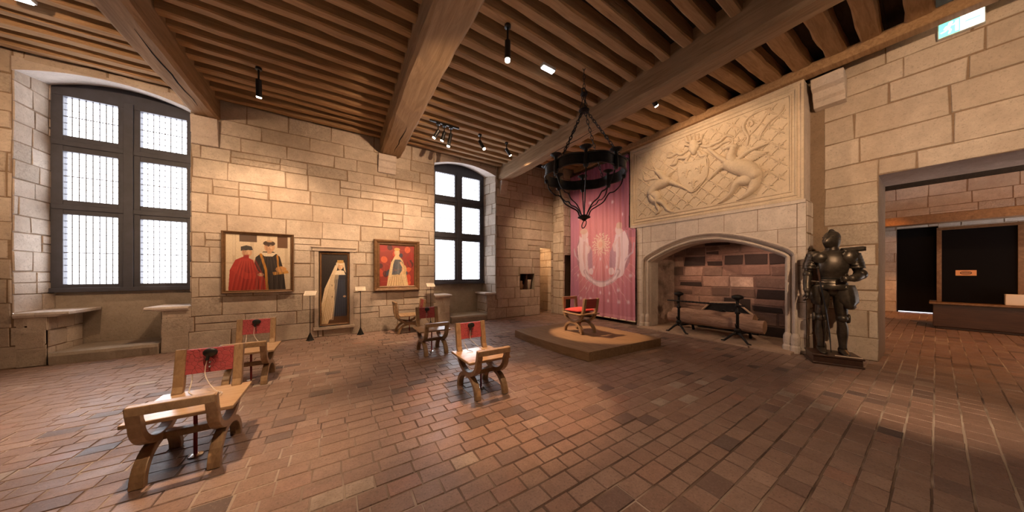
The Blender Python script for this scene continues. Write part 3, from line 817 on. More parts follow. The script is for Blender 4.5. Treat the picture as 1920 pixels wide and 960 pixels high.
# firebox
mb = MB()
pale = [(2.13, 2.40, 1.0, 1.26)]
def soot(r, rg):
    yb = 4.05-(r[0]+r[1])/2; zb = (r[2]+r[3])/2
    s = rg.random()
    if abs(yb-2.26) < .18 and abs(zb-1.13) < .14: return (1, .5, 0)  # one pale block carries the lit hot spot in its colour
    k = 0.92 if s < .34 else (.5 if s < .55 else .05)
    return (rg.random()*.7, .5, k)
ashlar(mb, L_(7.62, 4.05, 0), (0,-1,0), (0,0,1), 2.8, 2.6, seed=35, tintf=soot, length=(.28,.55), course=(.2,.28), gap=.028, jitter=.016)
d = Vector((.70,-.12,0)); ashlar(mb, L_(6.93, 3.90, 0), d.normalized()*-1 if 0 else Vector((0,0,0))+Vector((.985,-.17,0)).normalized(), (0,0,1), .72, 2.6, seed=36, tintf=lambda r, g: (g.random()*.5+.4, .5, .1), length=(.25,.5), course=(.2,.28)) if 0 else None
quad(mb, L_(7.64,3.80,0), L_(6.90,3.885,0), L_(6.90,3.885,2.6), L_(7.64,3.80,2.6), 0, (.95,.5,.05))
quad(mb, L_(6.90,1.435,0), L_(7.64,1.50,0), L_(7.64,1.50,2.6), L_(6.90,1.435,2.6), 0, (.85,.5,.10))
quad(mb, L_(6.70,3.95,2.6), L_(6.70,1.35,2.6), L_(7.7,1.35,2.6), L_(7.7,3.95,2.6), 0, (.1,.5,.9))
quad(mb, L_(6.93,4.0,1.5), L_(6.93,1.3,1.5), L_(6.93,1.3,1.5), L_(6.93,4.0,1.5), 0) if 0 else None
mb.box(fx(6.90), fx(6.95), fy(1.30), fy(4.02), 2.2, 2.62, 0, (.3,.5,.6))
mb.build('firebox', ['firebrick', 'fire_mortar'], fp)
mb = MB(); rr = random.Random(6)
for k in range(5):
    y0 = 1.29+k*.55; mb.box(fx(6.27+rr.uniform(-.02,.02)), fx(7.64), fy(y0+.004), fy(min(y0+.546, 4.03)), -.003, .03+rr.uniform(0,.004), 0, (rr.random(), .5, 0))
mb.build('hearth', 'hearthstone', fp, bevel=.006)

# fireback plaque leaning at the back
t = thing('fireback', 'dark cast fireback with light sloping rim behind the logs', 'fireback', (7.50, 2.62, .035))
pl = [(-.58,0),(.58,0),(.58,.30),(.30,.62),(-.22,.66),(-.58,.34)]
mb = MB(); mb.prism(pl, lambda u, v, h: (h+.06*v, u, v), .0, .05); mb.build('plaque', 'wrought_iron', t, bevel=.006)
mb = MB(); P = [(-.03+.06*v, u, v) for u, v in ((-.58,.0),(-.58,.34),(-.22,.66),(.30,.62),(.58,.30),(.58,.0))]
mb.tube(P[1:-1], .022, 8); mb.build('rim', 'hearthstone', t)
mb = MB()
for q in (-1, 1):
    mb.tube([(-.01+.02, q*(.12+.16*a*math.cos(a*5)), .28+.16*a*math.sin(a*5)) for a in [k/14 for k in range(15)]], .016, 6)
    mb.tube([(.0, q*(.36+.10*math.cos(k*.6)), .2+.10*math.sin(k*.6)) for k in range(10)], .014, 6)
mb.tube([(.01, -.16+.04*k, .44+.03*math.sin(k*1.6)) for k in range(9)], .016, 6)
mb.build('ornament', 'wrought_iron', t, smooth=True)

# logs
def log(y0, y1, x, z, r, seed, lab, ang=0):
    rr = random.Random(seed); L = y1-y0; t = thing('log', lab, 'log', (x, (y0+y1)/2, z), ang); mb = MB(); rs = []
    for k in range(25):
        s = k/24; y = -L/2+L*s; ring = []
        for j in range(16):
            a = 2*PI*j/16; q = r*(1+.05*math.sin(3*a+seed)+.05*math.sin(7*s*3+seed+a)+rr.uniform(-.02,.02))*(1-.08*s)
            ring.append((q*math.cos(a)+.02*math.sin(s*4+seed), y, q*math.sin(a)))
        rs.append(ring)
    mb.rings(rs, caps=False); mb.build('bark', 'log_bark', t, smooth=True)
    mb = MB(); 
    for rg in (rs[0], rs[-1]): mb = MB(); mb.add(rg, [tuple(range(16))]); mb.build('cut_end', 'log_end', t)
log(1.72, 3.42, 6.66, .345, .125, 1, 'front split log lying across the two andirons')
log(1.95, 3.50, 7.0, .385, .145, 2, 'rear log resting on the andirons behind the front one', -.03)

# andirons
def andiron(y, lab):
    t = thing('andiron', lab, 'andiron', (6.36, y, .040)); mb = MB()
    mb.tube([(0,0,.17), (0,0,.84)], .026, 8); mb.lathe([(.026,.80),(.05,.82),(.085,.835),(.095,.86),(.085,.885),(.03,.905)], n=16)
    mb.lathe([(.03,.54),(.042,.55),(.042,.58),(.03,.59)], n=12); mb.lathe([(.03,.20),(.05,.22),(.05,.26),(.03,.28)], n=12)
    mb.tube([(0,0,.32), (-.07,0,.31), (-.09,0,.36)], .014, 6); mb.tube([(0,0,.66), (-.03,0,.657), (-.065,0,.655), (-.088,0,.70)], .012, 6)
    mb.build('post', 'wrought_iron', t, smooth=True)
    mb = MB(); mb.tube([(0,0,.17), (.25,0,.155), (.62,0,.15), (.68,0,.0)], .02, 6, square=True); mb.build('billet_bar', 'wrought_iron', t)
    for q in (-1, 1):
        mb = MB(); mb.tube([(0,0,.20), (-.03,q*.07,.15), (-.06,q*.13,.08), (-.08,q*.18,.024), (-.09,q*.23,.022)], [.022,.022,.02,.018,.012], 8); mb.build('leg', 'wrought_iron', t, smooth=True)
    return t
andiron(3.08, 'tall black iron andiron on the left of the hearth'); andiron(2.03, 'tall black iron andiron on the right of the hearth')
mb = MB(); P = [(6.312, 1.90+1.40*k/40, .744) for k in range(41)]; mb.tube(P, [.015+.005*(k % 2)*(8 < k < 34) for k in range(41)], 8)
tag(mb.build('spit', 'wrought_iron', smooth=False), 'long twisted iron spit resting on the andiron hooks', 'spit')

# ------------------------------------------------------------------ banner
BY0, BY1, BZ0, BZ1 = 4.175, 6.50, .10, 4.50
W, Hh = BY1-BY0, BZ1-BZ0
pt = Paint(230, 400, W, Hh, (214,132,126))
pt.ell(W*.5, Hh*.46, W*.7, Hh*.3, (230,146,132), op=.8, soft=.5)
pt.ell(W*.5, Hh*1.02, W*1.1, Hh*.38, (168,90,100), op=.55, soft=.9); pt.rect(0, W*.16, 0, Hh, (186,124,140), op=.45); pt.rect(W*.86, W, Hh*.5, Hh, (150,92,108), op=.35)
su, sv = W*.53, Hh*.475
for k in range(44):
    a = 2*PI*k/44; l_ = (.62 if k % 2 else .42)
    pt.line([(su+.15*math.cos(a), sv+.15*math.sin(a)), (su+l_*math.cos(a), sv+l_*math.sin(a))], .012, (240,160,140), .5)
for k in range(16):
    a = PI*1.18+PI*.64*k/15; pt.line([(su+.25*math.cos(a), sv+.25*math.sin(a)), (su+1.45*math.cos(a), sv+1.45*math.sin(a))], .016, (243,180,160), .55)
for k in range(16):
    a = 2*PI*k/16; P = [(su+(.12+.035*j)*math.cos(a+.14*math.sin(j*1.5)), sv+(.12+.035*j)*math.sin(a+.14*math.sin(j*1.5))) for j in range(7)]
    pt.line(P, .03, (250,205,165))
pt.ell(su, sv, .15, .15, (250,200,160)); pt.ell(su, sv, .09, .09, (244,176,140))
for q in (-1, 1):
    X = lambda u, v: (su+q*u, sv+v)
    # wing, robe, head, arm
    pt.poly([X(.42,.02), X(.33,-.25), X(.30,-.62), X(.38,-.85), X(.52,-.55), X(.55,-.15)], (190,150,146), .75)
    pt.poly([X(.86,.30), X(.98,-.1), X(.93,-.55), X(.78,-.8), X(.82,-.4), X(.80,.0)], (176,130,124), .75)
    pt.poly([X(.48,.24), X(.80,.30), X(.92,.0), X(.88,-.42), X(.72,-.90), X(.42,-1.08), X(.48,-.62), X(.50,-.3), X(.44,0)], (246,208,186))
    pt.poly([X(.60,.15), X(.66,.15), X(.68,-.35), X(.6,-.8), X(.57,-.8), X(.61,-.35)], (225,170,150), .8)
    pt.ell(*X(.60,.36), .13, .15, (243,202,176)); pt.ell(*X(.64,.46), .14, .09, (232,184,150))
    pt.line([X(.55,.08), X(.42,-.06), X(.46,-.2)], .07, (240,196,172)); pt.line([X(.80,-.5), X(1.0,-.28), X(1.05,-.05)], .04, (220,180,168), .8)
    P = [(su+q*.62*math.sin(t_), sv-.62-.52*math.cos(t_)) for t_ in [k/10*1.25 for k in range(11)]]
    pt.line(P, .15, (214,172,158), .75); pt.line(P, .07, (244,208,186), .7)
    pt.ell(*X(.36,-.78), .09, .10, (246,206,184))
pt.ell(su, sv-1.17, .17, .07, (246,208,184))
for (r_, z) in ((.0,-.42), (-.25,-.66), (.2,-.66), (-.55,-1.3), (-.3,-1.36), (0,-1.4), (.3,-1.4), (.6,-1.3), (-.75,-1.62), (-.4,-1.62), (-.1,-1.62), (.25,-1.62), (.62,-1.62), (.9,-1.6), (-.85,.9), (.8,.75), (-.8,.3), (.95,-.9), (-.9,-.9), (.4,1.15), (-.4,1.3)):
    pt.ell(su+r_, sv+z, .055, .07, (250,205,190), soft=.05)
for a in (-.75, -.5, .5, .72):
    pt.line([(su+.5*a, sv-.95), (su+1.25*a, sv-1.62)], .016, (240,180,160), .7)
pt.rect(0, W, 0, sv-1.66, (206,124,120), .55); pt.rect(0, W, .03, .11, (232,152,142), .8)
def banner_pos(u, v):
    y = BY1-u; z = BZ0+v
    if v > 2.40:                               # gathered behind the hood edge
        k = min(1, (v-2.40)/.06); s = .20*k
        if u > W-.5: y = BY1-(W-.5)-(u-W+.5)*(.5-s)/.5
    f = .5+.5*(1-min(1, v/Hh))
    x = 6.515+.022*f*math.sin(u*23+.5*math.sin(v*1.3))+.012*math.sin(u*51+v*.7)+.01*math.sin(u*9)
    return (x-6.515, y-5.36, z-2.3)
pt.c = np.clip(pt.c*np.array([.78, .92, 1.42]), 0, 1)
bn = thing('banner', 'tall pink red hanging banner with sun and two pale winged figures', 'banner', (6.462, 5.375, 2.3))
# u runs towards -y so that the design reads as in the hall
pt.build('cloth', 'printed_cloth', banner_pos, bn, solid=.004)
mb = MB(); mb.tube([(0,-.98,2.21), (0,1.13,2.21)], .022, 8); mb.build('hanging_rod', 'dark_wood', bn)
mb = MB(); mb.tube([(0,-1.19,-2.2), (0,1.12,-2.2)], .016, 8); mb.build('bottom_bar', 'cream_box', bn)

# ------------------------------------------------------------------ framed pictures (generic stand-ins)
def framed(name, x0, x1, z0, z1, fw, paint, lab, cat='painting', inner='frame_wood', depth=.06, yoff=0, slip=None):
    cx, cz = (x0+x1)/2, (z0+z1)/2; t = thing(name, lab, cat, (cx, YW-.02+yoff, cz)); w, h = (x1-x0)/2, (z1-z0)/2; mb = MB()
    prof = [(0,0),(0,-depth*.8),(fw*.18,-depth),(fw*.45,-depth*.85),(fw*.62,-depth*.55),(fw*.8,-depth*.62),(fw,-depth*.35),(fw,0)]
    rs = [[(-w+i, d_, -h+i), (w-i, d_, -h+i), (w-i, d_, h-i), (-w+i, d_, h-i)] for i, d_ in prof]
    for r0, r1 in zip(rs[:-1], rs[1:]):
        for j in range(4): k = (j+1) % 4; mb.add([r0[j], r0[k], r1[k], r1[j]], [(0,1,2,3)])
    mb.build('picture_frame', inner, t)
    ww, hh_ = 2*w-2*fw+.01, 2*h-2*fw+.01
    paint.build('canvas', 'oil_paint', lambda u, v: (-ww/2+u*ww/paint.w, -depth*.3, -hh_/2+v*hh_/paint.h), t, solid=.01)
    return t
# two people, one in a red gown and one in a dark robe
p = Paint(250, 270, 1.0, 1.1, (214,196,168))
for x in (.10, .36, .62, .9): p.rect(x, x+.05, 0, 1.1, (198,178,150))
p.rect(.20, .46, .96, 1.1, (92,70,54)); p.rect(.78, .95, .86, 1.1, (104,72,50)); p.rect(.0, 1, .52, .56, (190,168,140), .6)
p.poly([(.34,.0),(.92,.0),(.88,.42),(.82,.68),(.72,.78),(.56,.78),(.44,.66),(.40,.4)], (44,38,36)); p.poly([(.50,.76),(.78,.76),(.70,.68),(.58,.68)], (222,206,178))
p.line([(.52,.72),(.60,.40),(.62,0)], .04, (190,130,50)); p.line([(.78,.70),(.80,.40)], .03, (190,130,50))
p.ell(.655,.87,.085,.105,(206,164,128)); p.ell(.65,.945,.095,.055,(70,52,40)); p.ell(.655,.99,.05,.02,(196,160,124)); p.rect(.62,.69,.74,.80,(200,158,122))
p.poly([(.70,.36),(.95,.40),(.97,.34),(.72,.30)], (196,142,70)); p.ell(.84,.42,.09,.06,(206,150,90))
p.poly([(.04,.0),(.60,.0),(.58,.24),(.46,.42),(.40,.60),(.28,.68),(.14,.60),(.06,.40)], (168,48,38)); p.poly([(.22,.0),(.34,.0),(.36,.35),(.30,.55)], (140,34,30), .7)
p.line([(.14,.42),(.3,.28),(.5,.30)], .11, (180,56,44)); p.ell(.52,.31,.05,.035,(208,164,130)); p.ell(.31,.755,.075,.095,(204,160,124)); p.poly([(.22,.78),(.40,.80),(.38,.87),(.30,.89),(.22,.86)], (60,56,54))
p.rect(.26,.34,.64,.70,(150,40,34))
for k in range(9): p.line([(.10+.05*k,.02),(.16+.035*k,.45)], .008, (132,30,28), .55)
for k in range(6): p.line([(.62+.045*k,.02),(.66+.02*k,.6)], .007, (68,60,56), .7)
for c_ in (.29,.33): p.ell(c_,.765,.008,.006,(70,50,40))
for c_ in (.635,.675): p.ell(c_,.885,.009,.006,(70,50,40))
p.line([(.30,.715),(.325,.715)], .008, (150,90,80)); p.line([(.64,.83),(.67,.83)], .008, (150,90,80)); p.poly([(.312,.76),(.322,.735),(.306,.735)], (186,140,108)); p.poly([(.655,.88),(.668,.85),(.648,.85)], (186,144,112))
for k in range(8):
    x = .08+.06*k; p.brush([(x,.0),(x+.05,.3),(.22+.03*k,.6)], .022, (206,86,68), .4); p.brush([(x+.03,.0),(x+.07,.28),(.24+.03*k,.58)], .02, (104,22,24), .42)
for k in range(6):
    x = .45+.08*k; p.brush([(x,.0),(x+.01,.35),(.55+.04*k,.68)], .02, (84,74,68), .5); p.brush([(x+.035,.0),(x+.03,.35)], .02, (20,18,18), .6)
for cx_, cy_ in ((.31,.755),(.655,.87)): p.brush([(cx_-.04,cy_-.06),(cx_-.05,cy_+.03)], .035, (150,100,74), .6); p.brush([(cx_+.02,cy_+.03),(cx_+.03,cy_-.02)], .03, (236,200,164), .6)
for x in (.12,.97): p.brush([(x,.7),(x,1.1)], .03, (232,218,194), .5)
framed('framed_painting', -1.765, -.735, .978, 2.128, .055, p, 'wide framed painting of a red-gowned and a dark-robed person')
# lady in a grey-blue dress against red
p = Paint(220, 230, 1.0, 1.05, (150,52,42)); rr = random.Random(12)
for k in range(46): p.ell(rr.random(), rr.random()*1.05, rr.uniform(.04,.09), rr.uniform(.05,.12), rr.choice([(196,74,50),(160,44,38),(66,66,84),(210,96,60),(90,40,40)]), rr.uniform(0,3), .85)
p.poly([(.20,.0),(.82,.0),(.74,.40),(.66,.66),(.56,.76),(.42,.76),(.32,.60),(.26,.35)], (222,196,150)); p.poly([(.34,.28),(.62,.28),(.66,.60),(.56,.70),(.42,.68),(.38,.56)], (92,98,106))
p.ell(.49,.86,.075,.095,(226,192,150)); p.ell(.49,.945,.085,.04,(212,168,96)); p.poly([(.44,.80),(.54,.80),(.58,.68),(.40,.68)], (226,192,150))
p.poly([(.26,.0),(.72,.0),(.70,.24),(.50,.30),(.30,.22)], (214,184,140)); p.ell(.70,.42,.07,.12,(214,176,128)); p.line([(.60,.60),(.70,.44),(.60,.30)], .06, (222,188,146))
for k in range(5): p.line([(.3+.09*k,.0),(.36+.06*k,.24)], .012, (170,136,96), .7)
for k in range(7): p.brush([(.24+.075*k,.0),(.34+.045*k,.3)], .025, (158,124,84), .5); p.brush([(.27+.075*k,.0),(.36+.045*k,.28)], .02, (244,222,180), .5)
p.brush([(.40,.32),(.42,.66)], .04, (62,66,76), .6); p.brush([(.52,.34),(.54,.62)], .05, (134,140,146), .6); p.brush([(.45,.80),(.45,.92)], .03, (180,140,104), .6); p.brush([(.30,.2),(.36,.55),(.44,.74)], .03, (240,220,180), .6); p.brush([(.78,.1),(.72,.4),(.64,.68)], .03, (176,146,104), .6)
for k in range(24): p.brush([(rr.random(), rr.random()*1.05) for _ in range(2)], .02, rr.choice([(230,120,80),(90,26,24),(50,50,66)]), .15)
framed('framed_painting', .712, 1.731, .93, 2.142, .125, p, 'square painting of a seated lady on red in a broad brown frame', depth=.09)
# tall standing lady in dark blue with white mantle, set in the stone recess
p = Paint(150, 400, .5, 1.42, (30,22,20))
p.rect(0, .5, 0, .16, (92,62,40)); p.poly([(.02,.06),(.20,.10),(.24,.4),(.26,.9),(.30,1.16),(.26,1.2),(.18,1.0),(.06,.72),(.0,.4)], (226,204,170)); p.poly([(.0,.0),(.12,.0),(.22,.32),(.12,.6),(.02,.4)], (216,190,150))
p.poly([(.23,.14),(.48,.14),(.49,.5),(.45,.8),(.47,1.0),(.42,1.06),(.27,1.06),(.24,.9),(.25,.5)], (40,46,62)); p.poly([(.25,1.0),(.46,1.0),(.43,1.08),(.36,1.10),(.28,1.08)], (236,222,196))
p.ell(.36,1.18,.055,.075,(222,182,140)); p.poly([(.28,1.25),(.44,1.25),(.47,1.04),(.43,1.10),(.41,1.2),(.31,1.2),(.29,1.08),(.24,.98)], (232,212,180), .9)
p.ell(.36,1.262,.07,.022,(186,146,84)); p.ell(.36,1.285,.055,.018,(160,120,66))
for k in range(5): p.ell(.31+.025*k,1.29,.009,.014,(214,178,108))
for k in range(6): p.line([(.28+.032*k,.18),(.29+.026*k,.85)], .006, (60,68,86), .8)
for k in range(5): p.line([(.03+.035*k,.1),(.14+.025*k,.7)], .008, (186,158,120), .6)
p.ell(.44,.55,.03,.02,(214,176,136)); p.ell(.2,.55,.012,.02,(90,60,40)); p.ell(.2,.78,.012,.02,(90,60,40))
for k in range(6): p.brush([(.02+.035*k,.08),(.10+.028*k,.5),(.2+.02*k,1.0)], .016, (178,148,108), .6); p.brush([(.04+.035*k,.08),(.12+.028*k,.5),(.22+.02*k,1.0)], .014, (248,232,204), .6)
for k in range(6): p.brush([(.25+.04*k,.15),(.27+.035*k,.9)], .014, (78,88,110), .6); p.brush([(.265+.04*k,.15),(.285+.035*k,.9)], .014, (20,22,32), .6)
p.brush([(.33,1.12),(.325,1.22)], .025, (170,126,92), .6); p.brush([(.38,1.2),(.385,1.15)], .025, (244,212,176), .6)
for x in (.345,.375): p.ell(x,1.19,.006,.005,(80,56,44))
p.line([(.352,1.145),(.368,1.145)], .006, (160,90,80))
framed('framed_painting', -.31, .225, .235, 1.79, .035, p, 'tall narrow painting of a standing lady in dark blue with white mantle', inner='frame_wood', depth=.04, yoff=.03)
mb = MB()   # stone surround of the recess
for (a, b, c, d_) in ((-.40, -.325, .20, 1.88), (.235, .31, .20, 1.88)): mb.box(a, b, YW-.035, YW, c, d_)
mb.box(-.44, .35, YW-.05, YW, 1.82, 1.90); mb.box(-.42, .33, YW-.05, YW, .15, .215); mb.box(-.46, .37, YW-.07, YW, 1.89, 1.92)
tag(mb.build('trim_2', 'limestone', bevel=.008), 'stone surround around the tall narrow painting', 'surround', kind='structure')

# niche objects
mb = MB(); mb.box(5.085, 5.11, YW+.02, YW+.31, .836, 1.329); tag(mb.build('niche_divider', 'dark_wood'), 'upright board dividing the small wall niche', 'board')
for x, prof, lab in ((4.95, [(.055,0),(.085,.05),(.09,.14),(.05,.2),(.06,.26),(.045,.27)], 'dark pot in the left half of the wall niche'), (5.25, [(.05,0),(.07,.02),(.085,.20),(.095,.30),(.09,.31)], 'pale tapered vessel in the right half of the wall niche')):
    mb = MB(); mb.lathe(prof, n=18); tag(mb.build('vessel', 'stone_jar' if x > 5.1 else 'frame_wood', loc=(x, YW+.14, .837), smooth=True), lab, 'vessel')

# caption stands
def cap_stand(x, y, zt, rz, lab, base=True):
    t = thing('caption_stand', lab, 'caption stand', (x, y, 0), rz); mb = MB()
    mb.lathe([(.075,0),(.06,.02),(.018,.13),(.008,.16)], n=4); mb.build('foot', 'black_plastic', t)
    mb = MB(); mb.tube([(0,0,.14), (0,0,zt)], .0065, 8); mb.build('pole', 'black_plastic', t)
    q = Paint(24, 18, .20, .15, (226,214,196))
    for k in range(6): q.line([(.02,.125-.02*k), (.18-(.05 if k % 3 == 2 else 0),.125-.02*k)], .007, (120,108,98), .8)
    q.build('caption_plate', 'printed_card', lambda u, v: (u-.10, -.05+v*.75, zt-.03+v*.55), t, solid=.008)
    return t
cap_stand(-.455, 6.80, .94, -.15, 'thin caption stand left of the tall lady painting')
cap_stand(.435, 6.86, 1.0, 0, 'thin caption stand between the tall lady painting and the square painting')
cap_stand(1.98, 6.86, 1.05, 0, 'thin caption stand between the square painting and the far window')

# ------------------------------------------------------------------ X-frame chairs
def arcpts(fn, a, b, n): return [fn(a+(b-a)*k/n) for k in range(n+1)]
def x_chair(label, rail_h, panel_h, loc, rz, group=None, cushion=False, rest=True):
    t = thing('x_frame_chair', label, 'chair', loc, rz, group)
    FX = .168; tk = .024
    for s in (-1, 1):
        x = s*FX; mb = MB()
        low = [(x, .245*math.cos(a)*(1 if abs(math.cos(a)) < .999 else 1), .205*math.sin(a)**.9 if math.sin(a) > 0 else 0) for a in [PI*k/18 for k in range(19)]]
        low = [(p_[0], p_[1], max(0, p_[2])) for p_ in low]
        mb.tube(low, [(tk, .027+.006*abs(math.cos(PI*k/18))) for k in range(19)], up=None, square=True)
        mb.build('leg_arch', 'chair_oak', t, bevel=.005)
        mb = MB(); up_ = []
        up_ += [(x, -.30, rail_h), (x, -.275, .43)]
        up_ += [(x, -.262*math.cos(a), .405-.185*math.sin(a)) for a in [PI*k/16 for k in range(17)]]
        up_ += [(x, .285, .45), (x, .285+.05*(panel_h-.45)/.27, panel_h)]
        mb.tube(up_, [(tk, .030)]*len(up_), square=True); mb.build('arm_frame', 'chair_oak', t, bevel=.005)
    mb = MB(); mb.box(-FX-.024, FX+.024, -.330, -.272, rail_h-.055, rail_h+.003); mb.build('top_rail', 'chair_oak', t, bevel=.006)
    mb = MB(); mb.box(-FX, FX, -.03, .03, .185, .235); mb.build('stretcher', 'chair_oak', t, bevel=.006)
    mb = MB(); mb.box(-.258, .258, -.225, .30, .378, .405); mb.build('seat', 'seat_oak', t, bevel=.006)
    # leather back panel between the tall uprights, sloping with them
    zp0, zp1 = panel_h-.20, panel_h-.008; yo = lambda z: .285+.05*(z-.45)/.27
    mb = MB(); mb.add([(-FX+.022, yo(zp0)-.011, zp0), (FX-.022, yo(zp0)-.011, zp0), (FX-.022, yo(zp1)-.011, zp1), (-FX+.022, yo(zp1)-.011, zp1),
                       (-FX+.022, yo(zp0)+.011, zp0), (FX-.022, yo(zp0)+.011, zp0), (FX-.022, yo(zp1)+.011, zp1), (-FX+.022, yo(zp1)+.011, zp1)],
                      [(0,1,2,3),(7,6,5,4),(0,4,5,1),(1,5,6,2),(2,6,7,3),(3,7,4,0)])
    mb.build('back_panel', 'red_leather', t, bevel=.004)['label'] = 'red tooled leather back panel'
    mb = MB(); mb.tube([(0,.02,.004), (0,.02,.38)], .011, 10); mb.build('post', 'red_paint', t)['label'] = 'thin red post under the seat'
    mb = MB(); mb.lathe([(.042,0),(.042,.005),(.015,.012)], (0,.02,0), 20); mb.build('floor_disc', 'chrome', t, smooth=False)
    if rest:
        for dz in (.12, .155):
            mb = MB(); z = panel_h-dz; mb.lathe([(.009,0),(.009,-.012),(.005,-.018)], (.0, yo(z)-.011, z), 12, axis='y'); mb.build('button', 'chrome', t)
        mb = MB(); mb.tube([(-.1, yo(zp0)+.0, zp0+.01), (-.1, yo(zp0)-.01, zp0-.05), (-.09, .20, .42), (-.05, .14, .41)], .004, 6); mb.build('lead', 'cable_white', t)
    return t
def headset(loc, rz, ph, lab):
    t = thing('headset', lab, 'headset', loc, rz, 'headsets hung on the red chair panels'); yo = lambda z: .285+.05*(z-.45)/.27
    z = ph-.04; y = yo(z)-.03
    mb = MB(); rs = []
    for k in range(9):
        a = -1+2*k/8; r = max(.004, math.sqrt(max(0, 1-a*a)))
        rs.append([(.045*r*math.cos(2*PI*j/18), y+.018*a, z+.036*r*math.sin(2*PI*j/18)) for j in range(18)])
    mb.rings(rs); mb.build('earpiece', 'black_plastic', t, smooth=True)
    mb = MB(); mb.tube([(-.008, y-.004, z-.02), (-.016, y-.014, z-.06)], .012, 8); mb.build('grip', 'black_plastic', t)
    mb = MB(); mb.tube(spline([(-.016,y-.014,z-.06), (-.022,y-.03,z-.16), (.02,.20,.47), (.08,.12,.424), (.13,.06,.420), (.10,.0,.420), (.02,.02,.420)], 6), .0035, 6); mb.build('cable', 'cable_white', t, smooth=True)
    return t
GR = 'oak chairs with red leather panels and headsets'
CH = [((-.885, 2.955, 0), 0, .535, .735, 'nearest oak X-frame chair at the bottom left, red panel toward the windows'),
      ((-.915, 4.665, 0), 0, .535, .735, 'oak X-frame chair directly behind the nearest chair, below the wide painting'),
      ((1.425, 2.875, 0), 0, .535, .735, 'oak X-frame chair standing alone left of the wooden platform'),
      ((1.385, 4.725, 0), 0, .535, .735, 'oak X-frame chair with dark red panel, one row behind the chair beside the platform'),
      ((1.40, 6.64, 0), -PI/2, .70, .735, 'sideways oak X-frame chair against the wall under the square painting')]
for loc, rz, rh, ph, lab in CH: x_chair(lab, rh, ph, loc, rz, GR)
for (loc, rz, rh, ph, lab), hl in zip(CH[:4], ('black headset on the nearest chair panel', 'black headset on the panel of the chair below the wide painting', 'black headset on the bright red panel of the chair beside the platform', 'black headset on the dark red panel of the chair in the far row')):
    headset(loc, rz, ph, hl)

# platform, throne, cushion
mb = MB()
out = [(3.18,4.84),(3.135,4.35),(3.13,3.8),(3.16,3.3),(3.225,2.86),(5.06,2.76),(5.05,4.90)]
mb.prism(out, lambda u, v, h: (u-4.1, v-3.83, h), 0, .148)
tag(mb.build('platform', 'platform_oak', loc=(4.1, 3.83, 0), bevel=.006), 'low wooden display platform in front of the fireplace', 'platform')
TH = (4.215, 3.985, .151)
x_chair('oak X-frame throne with red cushion on the wooden platform', .70, .705, TH, PI-.05, rest=False)
mb = MB(); nx = 15; rs = []
for i in range(nx):
    a = -1+2*i/(nx-1); ring = []
    for j in range(28):
        q = 2*PI*j/28; cx_ = math.copysign(abs(math.cos(q))**.45, math.cos(q)); cy_ = math.copysign(abs(math.sin(q))**.9, math.sin(q))
        ex = (1-abs(a)**3.5)**.5
        ring.append((.245*a, .212*cx_*(.93+.07*ex), .04+.042*cy_*max(.12, ex)*(1-.35*abs(cx_)**4)))
    rs.append(ring)
mb.rings(rs); tag(mb.build('cushion', 'red_wool', loc=(TH[0]-.0, TH[1]-.01, .148+.414), rz=-.05, smooth=True), 'plump red cushion on the throne seat', 'cushion')

# ------------------------------------------------------------------ chandelier
CX, CY, CZ = 3.16, 2.895, 2.80
t = thing('chandelier', 'black wrought iron ring chandelier hanging on chains in front of the banner', 'chandelier', (CX, CY, CZ)); NL = 8
def lobed(a): return .545+.055*abs(math.sin(NL*a/2))
mb = MB(); rs = []
for k in range(161):
    a = 2*PI*k/160; r = lobed(a); c, s = math.cos(a), math.sin(a)
    rs.append([(r*c, r*s, 0), (r*c, r*s, .15), ((r-.012)*c, (r-.012)*s, .15), ((r-.012)*c, (r-.012)*s, 0)])
mb.rings(rs, caps=False)
mb.build('ring_band', 'wrought_iron', t)
for z in (.004, .146):
    mb = MB(); mb.tube([(lobed(2*PI*k/160)*math.cos(2*PI*k/160)*1.012, lobed(2*PI*k/160)*math.sin(2*PI*k/160)*1.012, z) for k in range(160)], .010, 6, closed=True); mb.build('band_rim', 'wrought_iron', t)
for k in range(NL):
    a = 2*PI*k/NL; c, s = math.cos(a), math.sin(a); r = .565
    mb = MB(); mb.lathe([(.022,-.05),(.035,-.02),(.03,.08),(.022,.16),(.03,.19),(.075,.215),(.082,.225),(.02,.225),(.018,.25)], (r*c, r*s, 0), 14); mb.build('candle_cup', 'wrought_iron', t, smooth=False)
    mb = MB(); P = [(.56,.0), (.53,-.13), (.44,-.23), (.37,-.25), (.33,-.30), (.28,-.38), (.19,-.44), (.10,-.50), (.06,-.60)]
    if k % 2 == 0: P = [(.56,.0), (.50,-.17), (.40,-.27), (.33,-.29), (.27,-.36), (.16,-.42), (.08,-.52), (.045,-.60)]
    mb.tube(spline([(q*c, q*s, z) for q, z in P], 4), [(.012, .007)]*(4*(len(P)-1)+1), 6); mb.build('strap', 'wrought_iron', t, smooth=True)
mb = MB(); mb.lathe([(.03,-.56),(.09,-.59),(.095,-.605),(.05,-.625),(.02,-.65)], n=16); mb.build('hub', 'wrought_iron', t)
mb = MB(); mb.tube([(.05*math.cos(2*PI*k/24)*.8, .05*math.sin(2*PI*k/24)*-.5, -.705+.055*math.sin(2*PI*k/24)) for k in range(24)], .007, 6, closed=True); mb.build('pull_ring', 'wrought_iron', t)
